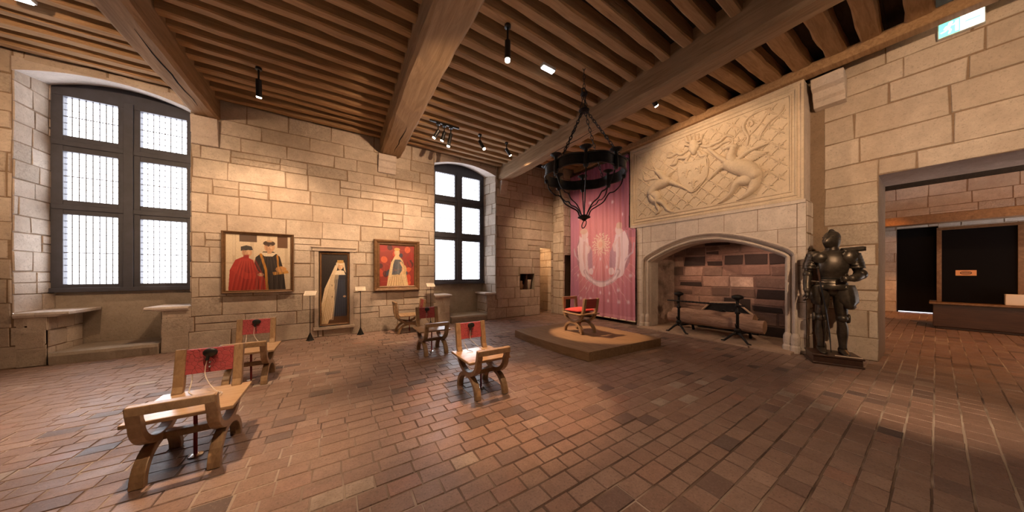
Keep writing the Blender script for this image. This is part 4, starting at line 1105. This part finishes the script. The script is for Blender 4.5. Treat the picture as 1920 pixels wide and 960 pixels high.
def chain(mb, a, b, ln=.075, wd=.017, r=.0055):
    a, b = Vector(a), Vector(b); d = b-a; n_ = max(2, int(d.length/(ln*.78))); d.normalize(); u = d.orthogonal().normalized(); w = d.cross(u)
    for k in range(n_):
        c = a+(b-a)*((k+.5)/n_); x, = (u if k % 2 else w,)
        P = []
        for j in range(14):
            q = 2*PI*j/14; P.append(c+x*(wd*math.cos(q))+d*(ln*.5*math.sin(q)))
        mb.tube(P, r, 5, closed=True)
AP = (0, 0, 1.02)
for k in range(NL):
    if k % 2: continue
    a = 2*PI*k/NL+.2; mb = MB(); chain(mb, (.565*math.cos(a), .565*math.sin(a), .16), (AP[0]+.03*math.cos(a), AP[1]+.03*math.sin(a), AP[2])); mb.build('chain', 'wrought_iron', t)
for a in (.4, 2.5, 4.6): mb = MB(); chain(mb, (.05*math.cos(a), .05*math.sin(a), 1.05), (.01*math.cos(a), .01*math.sin(a), 1.27)); mb.build('chain', 'wrought_iron', t)
mb = MB(); mb.lathe([(.03,1.0),(.075,1.01),(.08,1.03),(.06,1.045),(.02,1.05)], n=14); mb.build('gather_disc', 'wrought_iron', t)
mb = MB(); mb.tube([(.045*math.cos(2*PI*k/20), 0, 1.32+.045*math.sin(2*PI*k/20)) for k in range(20)], .009, 6, closed=True); mb.lathe([(.02,1.25),(.055,1.265),(.055,1.28),(.02,1.295)], n=12); mb.build('gather_ring', 'wrought_iron', t)
mb = MB(); chain(mb, (0,0,1.36), (0,0,ZC-.15-CZ)); mb.build('chain', 'wrought_iron', t)

# ------------------------------------------------------------------ suit of armour
fdir = Vector((-.93, -.37, 0)).normalized(); rgt = Vector((-fdir.y, fdir.x, 0))*1
AR = math.atan2(rgt.y, rgt.x)           # local +x points to the right as seen from the front; local -y faces the viewer
AP0 = Vector((6.33, .862, 0))
if rgt.y > 0: rgt = -rgt; AR = math.atan2(rgt.y, rgt.x)
# plinth
t = thing('plinth', 'dark wooden plinth under the suit of armour', 'plinth', AP0, AR); mb = MB()
mb.box(-.235, .245, -.215, .19, 0, .115); mb.box(-.25, .26, -.232, .205, .115, .145); mb.box(-.25, .26, -.232, .205, 0, .03); mb.build('plinth_body', 'dark_wood', t, bevel=.006)
q = Paint(30, 12, .26, .07, (214,196,176))
for k in range(3): q.line([(.02,.055-.018*k), (.22,.055-.018*k)], .006, (120,100,90))
q.build('caption_plate', 'printed_card', lambda u, v: (-.02+u, -.230+v*.25, .150+v*.1), t, solid=.006)
arm = thing('suit_of_armour', 'standing suit of dark steel armour between the fireplace and the wide opening', 'armour', AP0+Vector((0,0,.146)), AR)
arm.scale = (.86, .92, 1); ST = 'armour_steel'
def loft(rings_, name, n=24, pw=1.0, sub=0, parent=arm, smooth=True, capsf=True):
    """rings_: (x, y, z, rx, ry[, back scale])"""
    mb = MB(); rs = []
    for r in rings_:
        x, y, z, rx, ry = r[:5]; bk = r[5] if len(r) > 5 else 1
        ring = []
        for j in range(n):
            a = 2*PI*j/n; c, s = math.cos(a), math.sin(a)
            ring.append((x+rx*math.copysign(abs(c)**pw, c), y+ry*math.copysign(abs(s)**pw, s)*(bk if s > 0 else 1), z))
        rs.append(ring)
    mb.rings(rs, caps=capsf); return mb.build(name, ST, parent, smooth=smooth)
# legs: the figure stands with its weight even, feet apart
for s, lx, kx in ((-1, -.115, -.13), (1, .105, .115)):
    ax = s*.13
    mb = MB()   # sabaton
    rs = []
    for y, w_, h_ in ((.10,.030,.07),(.06,.045,.10),(.0,.050,.10),(-.06,.052,.075),(-.12,.052,.05),(-.17,.042,.035),(-.205,.02,.02)):
        rs.append([(ax+s*.02*(-y)+w_*math.cos(2*PI*j/14), y, max(0.002, h_*.5+h_*.5*math.sin(2*PI*j/14))) for j in range(14)])
    mb.rings(rs); mb.build('sabaton', ST, arm, smooth=True)
    loft([(ax,.0,.07,.052,.06),(ax,0,.10,.046,.052),(ax,.005,.18,.052,.058),(ax,.012,.30,.068,.075,1.1),(ax*1.0,.01,.40,.064,.068),(kx,.0,.47,.056,.062),(kx,0,.50,.060,.066)], 'greave')
    mb = MB(); rs = []   # knee cop with side wing
    for k in range(9):
        a = -1+2*k/8; r = math.sqrt(max(0, 1-a*a*.8)); rs.append([(kx+.074*r*math.cos(2*PI*j/18), -.012+.088*r*math.sin(2*PI*j/18), .53+.062*a) for j in range(18)])
    mb.rings(rs); 
    rs = []
    for k in range(7):
        a = -1+2*k/6; r = math.sqrt(max(.02, 1-a*a)); rs.append([(kx+s*(.086+.006*math.cos(2*PI*j/14)), .02+.058*r*math.cos(2*PI*j/14), .53+.078*a+.01*math.sin(2*PI*j/14)) for j in range(14)])
    mb.tube([(kx+s*.070, .02, .53), (kx+s*.098, .02, .53)], [(.058,.074),(.050,.066)], 16); mb.build('poleyn', ST, arm, smooth=True)
    loft([(kx,0,.56,.066,.072),(kx,0,.60,.072,.078),(lx,0,.72,.084,.090),(lx,0,.84,.092,.098),(lx*.95,0,.93,.09,.098)], 'cuisse')
    # tasset plate hung over the thigh, big and rounded on the right side of the view
    big = 1.10 if s > 0 else .95; mb = MB(); rs = []
    for k in range(9):
        q_ = k/8; z = 1.03-.30*big*q_; hw = (.085+.045*math.sin(PI*min(1, q_*.62+.25)))*big*(1 if q_ < .85 else .75)
        ctr = lx+s*(.02+.05*q_*big); ring = []
        for j in range(13):
            a = -1+2*j/12; ring.append((ctr+hw*a, -.006*(j % 3 == 0)-.125-.012*q_+.10*a*a+ (.004 if k % 2 else 0), z-.02*(1-a*a)*(k == 8)))
        rs.append(ring)
    mb.rings(rs, closed=False); mb.build('tasset', ST, arm, smooth=True, solid=.006)
# mail shorts closing the fork
loft([(0,.0,.86,.035,.06),(0,.0,.91,.10,.095),(0,0,.97,.165,.12),(0,0,1.02,.17,.125)], 'mail_skirt')
# fauld, waist and breastplate
mbf = []
for k in range(4):
    z = 1.09-.04*k; r = .155+.016*k; mbf += [(0,0,z+.036,r*.98,.125+.012*k),(0,0,z,r*1.05,.135+.013*k)]
loft(list(reversed(mbf)), 'fauld', pw=.9)
loft([(0,0,1.10,.150,.115),(0,0,1.13,.142,.108),(0,-.005,1.17,.158,.122,.9),(0,-.012,1.20,.178,.138,.85),(0,-.02,1.27,.190,.146,.78),(0,-.02,1.35,.200,.150,.76),(0,-.015,1.43,.200,.142,.8),(0,-.005,1.50,.172,.122,.85),(0,0,1.545,.105,.085),(0,0,1.555,.08,.07)], 'breastplate', pw=.86)
mb = MB()   # rolled edges, ridge and fluting on the breast
mb.tube([(.185*math.cos(a), -.012-.134*math.sin(a), 1.475-.085*math.sin(a)**2+.03*abs(math.cos(a))) for a in [PI*(.08+.84*k/20) for k in range(21)]], .008, 6)
mb.build('neck_roll', ST, arm, smooth=True)
for z, rx_, ry_ in ((1.095,.158,.131), (1.055,.178,.146), (1.015,.194,.160), (.972,.206,.172)):
    mb = MB(); mb.tube([(rx_*1.02*math.copysign(abs(math.cos(2*PI*k/40))**.9, math.cos(2*PI*k/40)), ry_*1.02*math.copysign(abs(math.sin(2*PI*k/40))**.9, math.sin(2*PI*k/40)), z) for k in range(40)], .006, 6, closed=True); mb.build('fauld_edge', ST, arm, smooth=True)
mb = MB(); mb.tube([(.150*math.cos(2*PI*k/40), -.002+.116*math.sin(2*PI*k/40), 1.125) for k in range(40)], [(.018,.008)]*40, 6, closed=True); mb.build('waist_belt', 'black_plastic', arm)
loft([(0,0,1.53,.105,.092),(0,-.005,1.56,.085,.085),(0,-.005,1.60,.075,.078),(0,-.005,1.63,.082,.086)], 'gorget')
# close helmet turned to the left of the view, beaked visor and low comb
hm = bpy.data.objects.new('helmet', None)
mb = MB(); rs = []
ha = .75
for z, rx, ry, yo_ in ((1.585,.070,.082,0),(1.61,.088,.098,0),(1.65,.100,.112,0),(1.70,.106,.120,0),(1.75,.106,.122,.004),(1.79,.094,.112,.008),(1.82,.072,.09,.01),(1.842,.04,.055,.012),(1.85,.008,.012,.012)):
    ring = []
    for j in range(28):
        a = 2*PI*j/28; c, s_ = math.cos(a), math.sin(a); bk = 0
        if s_ < 0 and 1.60 < z < 1.76: bk = .105*max(0, -s_-.70)/.30*max(0, 1-abs(z-1.675)/.09)
        x, y = .96*rx*c*(1-.5*max(0, -s_-.85)), .97*(yo_+ry*s_-bk)
        ring.append((x*math.cos(ha)+y*math.sin(ha), -x*math.sin(ha)+y*math.cos(ha), z))
    rs.append(ring)
mb.rings(rs); bpy.data.objects.remove(hm); hm = mb.build('helmet', ST, arm, smooth=True)
def hrot(x, y, z): return (x*math.cos(ha)+y*math.sin(ha), -x*math.sin(ha)+y*math.cos(ha), z)
mb = MB(); mb.tube([hrot(0, .125*math.cos(q_)+.005, 1.735+.118*math.sin(q_)) for q_ in [PI*(.12+.72*k/14) for k in range(15)]], [(.006, .004+.022*math.sin(PI*k/14)) for k in range(15)], 8); mb.build('comb', ST, hm, smooth=True)
mb = MB()
for q_ in (-1, 1): mb.tube([hrot(q_*.022, -.118, 1.744), hrot(q_*.072, -.088, 1.750)], .006, 6)
mb.build('eye_slit', 'black_board', hm)
mb = MB(); mb.tube([hrot(.100*math.cos(PI*k/16), -.008-.108*math.sin(PI*k/16), 1.762-.010*math.sin(PI*k/16)) for k in range(17)], .006, 6); mb.lathe([(.014,0),(.014,.012),(.004,.016)], hrot(.094, 0, 1.72), 10, axis='x'); mb.build('visor_edge', ST, hm)
# arms
def limb(path, radii, name, n=18):
    mb = MB(); mb.tube(spline(path, 4), lerp_list(radii, 4*(len(path)-1)+1), n); return mb.build(name, ST, arm, smooth=True)
def cop(c, r, name, sq=(1,1,1)):
    mb = MB(); rs = []
    for k in range(11):
        a = -PI/2+PI*k/10; rs.append([(c[0]+sq[0]*r*math.cos(a)*math.cos(2*PI*j/18), c[1]+sq[1]*r*math.cos(a)*math.sin(2*PI*j/18), c[2]+sq[2]*r*math.sin(a)) for j in range(18)])
    mb.rings(rs); return mb.build(name, ST, arm, smooth=True)
def pauldron(s, big):
    mb = MB()
    for k in range(5):                       # overlapping lames
        z = 1.50-.043*k; cx_ = s*(.215+.020*k*.8); rx = .10*big-.004*k; rs = []
        for i_ in range(4):
            zz = z+.045-.03*i_; rr_ = rx*(.66+.13*i_) if k == 0 else rx*(.90+.04*i_)
            rs.append([(cx_+rr_*math.cos(2*PI*j/20), rr_*1.12*math.sin(2*PI*j/20), zz) for j in range(20)])
        mb.rings(rs, caps=(k == 0)); mb.tube([Vector(p_) for p_ in rs[-1]], .006, 6, closed=True)
    rs = []                                  # plate spreading over the chest
    for i_ in range(7):
        q_ = i_/6; rs.append([(s*(.09+.17*q_)+0*j, -.115-.055*math.sin(PI*(.25+.6*q_))+.03*abs(j/5-1)**2, 1.44+.085*(j/5-1)*math.sin(PI*(.18+.64*q_))*big) for j in range(11)])
    mb.rings(rs, closed=False)
    return mb.build('pauldron', ST, arm, smooth=True)
pauldron(-1, .98); pl_ = pauldron(1, 1.15)
mb = MB(); rs = []                           # upright neck guard on the right-hand shoulder
for k in range(9):
    q_ = k/8; x = .11+.26*q_; rs.append([(x, -.10+.05*q_, 1.50+.03*q_), (x, -.105+.05*q_, 1.545+.035*q_), (x, -.01+.05*q_, 1.575+.025*q_), (x, .07, 1.545+.02*q_)])
mb.rings(rs, closed=False); mb.build('neck_guard', ST, pl_, smooth=True, solid=.008)
# left of view: arm hanging, hand by the thigh gripping the pole
limb([(-.235,0,1.44),(-.265,.0,1.33),(-.285,.0,1.23)], [.066,.062,.052], 'rerebrace')
cop((-.292,.005,1.19), .066, 'couter', (1,1.1,1)); limb([(-.297,-.005,1.17),(-.315,-.05,1.05),(-.325,-.10,.945)], [.052,.052,.040], 'vambrace')
# right of view: elbow out, forearm across the waist
limb([(.245,0,1.43),(.275,-.0,1.33),(.30,-.02,1.24)], [.070,.066,.056], 'rerebrace')
cop((.315,-.035,1.19), .078, 'couter', (1.05,1.15,1)); limb([(.305,-.06,1.175),(.235,-.15,1.145),(.165,-.20,1.135)], [.060,.062,.044], 'vambrace')
def gauntlet(w, dirv, side, curl, thumb):
    w = Vector(w); d = Vector(dirv).normalized(); s = Vector(side).normalized(); nrm = d.cross(s)
    mb = MB(); mb.tube([w-d*.045, w-d*.01, w+d*.02], [(.056,.050),(.045,.038),(.040,.030)], 14, up=nrm); mb.tube([w+d*.0, w+d*.05, w+d*.09], [(.036,.024),(.044,.026),(.042,.020)], 12, up=nrm)
    g = mb.build('gauntlet', ST, arm, smooth=True)
    for k in range(4):
        L = (.07,.08,.076,.06)[k]; b = w+d*.088+s*(-.030+.020*k); P = [b]; dd = d.copy(); c = nrm*curl
        for j in range(3):
            dd = (dd*math.cos(.62)+c*math.sin(.62)).normalized() if j else (dd*math.cos(.35)+c*math.sin(.35)).normalized(); P.append(P[-1]+dd*(L*(.42,.32,.26)[j])); 
            c = (c-dd*c.dot(dd)).normalized() if (c-dd*c.dot(dd)).length > 1e-5 else c
        f_ = MB(); f_.tube(P, [.011,.0105,.0095,.007], 8); f_.build('finger', ST, g, smooth=True)
    b = w+d*.03+s*(-.040*thumb); f_ = MB(); f_.tube([b, b+(d*.5-s*thumb*.6+nrm*curl*.35).normalized()*.035, b+(d*.75-s*thumb*.35+nrm*curl*.75).normalized()*.062], [.014,.012,.008], 8); f_.build('thumb', ST, g, smooth=True)
gauntlet((-.328,-.115,.92), (-.02,-.25,-.95), (0,-1,.25), 1, 1)
gauntlet((.155,-.205,1.13), (-.97,-.18,-.10), (0,.1,1), -1, -1)
# sword hanging from the belt on the left of the view
t = thing('sword', 'long dark sheathed sword hanging at the armour\'s hip', 'sword', AP0+Vector((0,0,.146)), AR); t.scale = (.86, .92, 1)
sp = [(-.205,-.175,1.30), (-.185,-.18,1.08), (-.13,-.19,.75), (-.075,-.20,.30), (-.06,-.20,.04)]
mb = MB(); mb.tube(sp[1:], [(.024,.010),(.022,.009),(.018,.008),(.010,.006)], 8); mb.build('scabbard', 'black_plastic', t)
mb = MB(); mb.tube([sp[1], (-.198,-.177,1.20), (-.205,-.175,1.27)], [.013,.015,.011], 8); mb.build('grip', 'dark_wood', t)
mb = MB(); mb.tube([(-.29,-.17,1.085), (-.19,-.18,1.075), (-.09,-.19,1.065)], [.008,.011,.008], 8); mb.build('crossguard', ST, t)
mb = MB(); mb.lathe([(.004,-.024),(.02,-.014),(.024,0),(.02,.014),(.004,.024)], (-.208,-.174,1.29), 14); mb.build('pommel', ST, t, smooth=True)

# ------------------------------------------------------------------ ceiling spotlights and lamps
def aim_matrix(frm, to):
    d = (Vector(to)-Vector(frm)).normalized(); return d.to_track_quat('-Z', 'Y')
WARM = (1.0, .66, .40); KW = 2.6
def spot(frm, to, watts, size, blend=.5, col=WARM, rad=.03, name='spot_lamp'):
    l = bpy.data.lights.new(name, 'SPOT'); l.energy = watts*KW; l.spot_size = math.radians(size); l.spot_blend = blend; l.color = col; l.shadow_soft_size = rad
    o = bpy.data.objects.new(name, l); COL.objects.link(o); o.location = frm; o.rotation_mode = 'QUATERNION'; o.rotation_quaternion = aim_matrix(frm, to); return o
def under(x, y):
    c = [(abs(q[2]-y), q[2], q[3]) for q in JO if q[0] <= x <= q[1]]
    if not c: return y, ZC-.085
    c.sort(); return c[0][1], c[0][2]
def fixture(x, y, to, lab, watts, size, drop=.16, ln=.20, r=.036, blend=.5, col=WARM, group=None, lamp=True, zc=None, glow=True):
    if zc is None: y, zc = under(x, y)
    t = thing('spotlight', lab, 'spotlight', (x, y, zc), 0, group); mb = MB()
    mb.lathe([(.04,0),(.04,-.03),(.012,-.035),(.012,-drop),(.016,-drop-.01)], n=12); mb.build('bracket', 'black_plastic', t)
    j = Vector((0,0,-drop)); d = (Vector(to)-(Vector((x,y,zc))+j)).normalized(); a = j-d*.03; b = j+d*(ln-.03)
    mb = MB(); mb.tube([a, a+d*.012, b-d*.02, b], [r*.7, r, r, r*1.06], 16); mb.build('lamp_can', 'black_plastic', t, smooth=False)
    mb = MB(); mb.tube([b+d*.001, b+d*.022], [r*.92, r*.85], 16); mb.build('lens', 'lens_glow' if glow else 'black_plastic', t)
    if lamp: spot(Vector((x,y,zc))+b+d*.05, to, watts, size, blend, col)
    return t
TY, TZ = under(1.88, 5.51); TK = TZ-.030
fixture(-1.0, 5.60, (-1.20, 7.05, 1.15), 'slim black spotlight hanging alone above the wide painting', 110, 100, drop=.20, ln=.24, blend=1)
fixture(1.80, 2.90, (1.56, 2.56, 0), 'slim black spotlight above the chair beside the platform, nearest the chandelier', 230, 36, drop=.22, ln=.26, blend=.6, col=(1,.56,.29))
fixture(1.75, TY, (-.10, 7.05, .85), 'leftmost black spotlight of the cluster of three on the middle bay ceiling', 95, 70, ln=.18, blend=1, zc=TK)
fixture(1.88, TY, (1.22, 7.05, 1.1), 'middle black spotlight of the cluster of three on the middle bay ceiling', 82, 95, ln=.18, blend=1, zc=TK)
fixture(2.02, TY, (1.40, 6.5, .2), 'rightmost black spotlight of the cluster of three, hanging longest', 130, 34, ln=.26, zc=TK)
fixture(2.70, 5.66, (4.30, 3.75, .2), 'black tilted spotlight between the cluster of three and the last spotlight', 430, 22, ln=.22, blend=.4, col=(1,.58,.30))
fixture(3.40, 5.65, (6.3, 6.0, 1.6), 'last black spotlight before the far beam, right of the tilted one', 190, 85, ln=.18, blend=1)
mb = MB(); mb.box(-.30, .32, -.018, .018, -.03, 0); tag(mb.build('light_track', 'black_plastic', loc=(1.88, TY, TZ+.004)), 'short black track carrying the cluster of three spotlights', 'light track')
fixture(4.90, 2.80, (6.5, 2.7, 3.3), 'round shiny spotlight under the joists left of the carved overmantel', 42, 110, drop=.08, ln=.10, r=.04, zc=ZC-.085)
# unseen spotlights added to brighten the hall; some follow lit pools on the floor
for x, y, to, w_, sz, dr in ((-1.05, 3.05, (-.62, 2.72, 0), 260, 36, .16), (-.75, 3.55, (-.65, 4.55, 0), 230, 34, .16), (2.6, .6, (4.9, .1, 0), 280, 24, .16),
                         (.35, 1.0, (.9, 1.8, 0), 130, 110, .16), (-2.6, 3.0, (-3.2, 4.2, 0), 380, 66, .16), (2.2, -1.4, (6.9, .4, 2.7), 290, 80, .85), (-3.2, 2.2, (-3.0, 7.0, 3.0), 300, 60, .75),
                         (3.4, .3, (3.6, 1.4, 0), 15, 90, .16), (1.45, 1.5, (.8, 7.0, 3.0), 330, 56, .75)):
    fixture(x, y, to, 'black ceiling spotlight added out of view over the foreground floor', w_, sz, blend=1, drop=dr, group='spotlights added over the foreground')
# unseen uplighters added on the floor as fill for the ceiling
def fill_uplight(x, y, to, watts, lab):
    t = thing('fill_uplighter', lab, 'added fill lamp', (x, y, .004), 0, 'fill uplighters added beside the camera'); mb = MB()
    mb.lathe([(.08,0),(.085,.01),(.085,.10),(.075,.12),(.065,.12),(.065,.06)], n=20); mb.build('housing', 'black_plastic', t)
    mb = MB(); mb.lathe([(.06,.085),(.055,.09)], n=20); mb.build('lens', 'lens_glow', t)
    spot((x, y, .15), to, watts, 150, .9, (1,.70,.47), .06)
UP = 'small round fill uplighter added beside the viewpoint'
fill_uplight(-.55, 1.30, (-.8, 2.6, 4.4), 14, UP); fill_uplight(1.55, .50, (2.6, 1.2, 4.4), 14, UP)
def lamp_box(x, y, lab, rz=0):
    t = thing('ceiling_lamp', lab, 'ceiling lamp', (x, under(x, y)[0], under(x, y)[1]), rz); mb = MB(); mb.box(-.12, .12, -.045, .045, -.04, .004); mb.build('lamp_housing', 'sign_case', t, bevel=.008)
    mb = MB(); mb.box(-.105, .105, -.035, .035, -.055, -.04); mb.build('diffuser', 'tube_glow', t, bevel=.006)
lamp_box(2.67, 3.04, 'flat white lit emergency lamp on a joist beside the chandelier chain'); lamp_box(-3.02, 5.52, 'bright white lamp on the joists in the upper left corner')

# exit sign
t = thing('exit_sign', 'lit green and white exit sign high on the wall over the opening', 'exit sign', (XW-.02, -.172, 4.63))
mb = MB(); mb.box(-.05, 0, -.165, .165, -.105, .105); mb.build('sign_case', 'sign_case', t, bevel=.006)
p = Paint(90, 54, .31, .19, (238,250,246)); p.rect(0, .15, 0, .19, (95,200,160))
G = (242,255,250)
p.ell(.085,.150,.016,.016,G); p.line([(.078,.13),(.066,.09)], .026, G); p.line([(.066,.09),(.085,.06),(.075,.025)], .014, G); p.line([(.066,.09),(.045,.065),(.02,.06)], .014, G)
p.line([(.078,.125),(.105,.115),(.118,.13)], .011, G); p.line([(.074,.125),(.05,.12),(.04,.095)], .011, G); p.rect(.115,.14,.02,.16,G,.5)
p.line([(.19,.095),(.28,.095)], .02, (90,190,150), .5); p.poly([(.185,.095),(.22,.13),(.22,.06)], (90,190,150), .5)
p.build('sign_face', 'lit_sign', lambda u, v: (-.053, .155-u, -.095+v), t, smooth=False)
l = bpy.data.lights.new('sign_lamp', 'AREA'); l.energy = 3; l.size = .3; l.size_y = .19; l.shape = 'RECTANGLE'; l.color = (.85,.95,1)
o = bpy.data.objects.new('sign_lamp', l); COL.objects.link(o); o.location = (XW-.10, -.172, 4.63); o.rotation_euler = (0, math.radians(90), 0)

# ------------------------------------------------------------------ room beyond the opening
mb = MB()
RX = 16.5
ashlar(mb, (RX, 1.9, 0), (0,-1,0), (0,0,1), 7.4, 4.3, [(1.9-.76, 1.9+.03, 0, 2.9)], seed=95, length=(.5,1.0), course=(.3,.42))
ashlar(mb, (XB, 1.9, 0), (1,0,0), (0,0,1), RX-XB, 4.3, seed=96, length=(.6,1.1)) if 0 else ashlar(mb, (XB, 1.9, 0), (1,0,0), (0,0,1), RX-XB, 4.3, seed=96, length=(.6,1.1), course=(.3,.42))
ashlar(mb, (RX, -5.5, 0), (-1,0,0), (0,0,1), RX-XB, 4.3, seed=97, length=(.8,1.4), course=(.4,.5))
ashlar(mb, (XB, -5.5, 0), (0,1,0), (0,0,1), 7.4, 4.3, [(5.5+DR, 5.5+DJ, 0, DZ)], seed=98, length=(.6,1.1), course=(.3,.42))
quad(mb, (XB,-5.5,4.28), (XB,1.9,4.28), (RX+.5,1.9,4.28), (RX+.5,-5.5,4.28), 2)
quad(mb, (RX,.76,0),(RX+.3,.76,0),(RX+.3,.76,2.9),(RX,.76,2.9), 1); quad(mb, (RX+.3,-.03,0),(RX,-.03,0),(RX,-.03,2.9),(RX+.3,-.03,2.9), 1)
quad(mb, (RX,.76,2.9),(RX+.4,.76,2.9),(RX+.4,-.03,2.9),(RX,-.03,2.9), 1)
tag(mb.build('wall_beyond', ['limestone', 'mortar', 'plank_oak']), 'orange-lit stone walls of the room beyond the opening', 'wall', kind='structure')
mb = MB(); mb.box(RX+.2, RX+.26, -.08, .81, .002, 2.96); d1 = tag(mb.build('door_1', 'black_board', bevel=.006), 'dark tall door in the room beyond with light under it', 'door', kind='structure')
mb = MB(); mb.box(RX+.17, RX+.195, .0, .73, .012, .035); mb.build('light_slit', 'slit_glow', d1)
mb = MB(); mb.box(RX-.9, RX-.45, -5.5, 1.89, 2.92, 3.20); tag(mb.build('lintel_beam', 'frame_wood', bevel=.02), 'heavy brown lintel beam spanning the room beyond', 'beam', kind='structure')
CXR = 12.35
t = thing('counter', 'brown ticket counter with a black screen in a wooden frame, seen through the opening', 'counter', (CXR, -1.2, 0))
mb = MB(); mb.box(0, .9, -1.6, 1.25, .06, .60); mb.box(.05, .85, -1.55, 1.2, .002, .06); mb.build('counter_base', 'dark_wood', t, bevel=.01)
mb = MB(); mb.box(-.06, .95, -1.65, 1.30, .60, .645); mb.build('ledge', 'frame_wood', t, bevel=.008)
for yy in (1.13, .16):
    mb = MB(); mb.box(.30, .38, yy, yy+.07, .645, 2.42); mb.build('screen_post', 'frame_wood', t, bevel=.006)
mb = MB(); mb.box(.30, .38, .16, 1.20, 2.42, 2.49); mb.build('top_bar', 'frame_wood', t, bevel=.006)
mb = MB(); mb.box(.33, .35, .23, 1.13, .645, 2.42); mb.build('black_screen', 'black_board', t)
p = Paint(60, 30, .26, .13, (214,150,96)); p.ell(.13,.065,.075,.045,(60,40,30)); p.ell(.13,.065,.060,.032,(190,130,84)); p.line([(.09,.065),(.17,.065)], .016, (60,40,30))
t2 = thing('notice_plate', 'small orange notice plate with a dark oval on the black screen', 'sign', (CXR+.322, -.38, 1.36))
p.build('plate_face', 'printed_card', lambda u, v: (0, .13-u, v-.065), t2, solid=.006, smooth=False)
mb = MB(); mb.box(-.09, .12, -.45, .45, 0, .24); tag(mb.build('pale_box', 'cream_box', loc=(CXR+.14, -1.27, .647), bevel=.008), 'pale cream box standing on the counter ledge', 'box')

# ------------------------------------------------------------------ lights for the other rooms
spot((15.0, .9, 4.1), (15.6, .5, 0), 150, 50, .6, (1,.37,.09), .1); spot((10.2, -.9, 4.1), (10.4, -.8, 0), 130, 120, .8, (1,.37,.09), .1)
spot((11.8, -1.8, 4.1), (16.4, -.9, 2.6), 110, 80, .8, (1,.37,.09), .1)
l = bpy.data.lights.new('passage_lamp', 'POINT'); l.energy = 14; l.color = (1,.62,.32); l.shadow_soft_size = .08; o = bpy.data.objects.new('passage_lamp', l); COL.objects.link(o); o.location = (5.95, 7.7, 2.0)
spot((6.78, 3.55, 2.25), (7.2, 2.3, .35), 22, 110, .8, (1,.55,.38), .05); spot((6.80, 1.8, 2.2), (7.6, 2.2, 1.0), 17, 90, .8, (1,.60,.42), .05)
# ------------------------------------------------------------------ daylight
w = bpy.data.worlds.new('sky'); SC.world = w; w.use_nodes = True
bg = w.node_tree.nodes['Background']; bg.inputs['Color'].default_value = (.96,.95,1,1); bg.inputs['Strength'].default_value = 11.0
for x0, x1 in ((-3.845, -2.26), (2.215, 3.842)):
    l = bpy.data.lights.new('window_portal', 'AREA'); l.shape = 'RECTANGLE'; l.size = x1-x0; l.size_y = 3.4
    l.cycles.is_portal = True
    o = bpy.data.objects.new('window_portal', l); COL.objects.link(o); o.location = ((x0+x1)/2, YG+.12, 2.75); o.rotation_euler = (math.radians(-90), 0, 0)

# ------------------------------------------------------------------ camera and view
cam = bpy.data.cameras.new('camera'); co = bpy.data.objects.new('camera', cam); COL.objects.link(co)
cam.sensor_fit = 'HORIZONTAL'; cam.sensor_width = 36; cam.lens = 511/1920*36; cam.shift_y = 32.5/1920; cam.clip_start = .05
co.location = (0, 0, 1.35); co.rotation_euler = (math.radians(90), 0, math.radians(-32.7)); SC.camera = co
SC.view_settings.view_transform = 'Standard'; SC.view_settings.look = 'None'; SC.view_settings.gamma = 1; SC.view_settings.exposure = 0.0
SC.view_settings.use_curve_mapping = False
SC.cycles.use_denoising = True
SC.cycles.max_bounces = 8; SC.cycles.diffuse_bounces = 6; SC.cycles.sample_clamp_indirect = 6
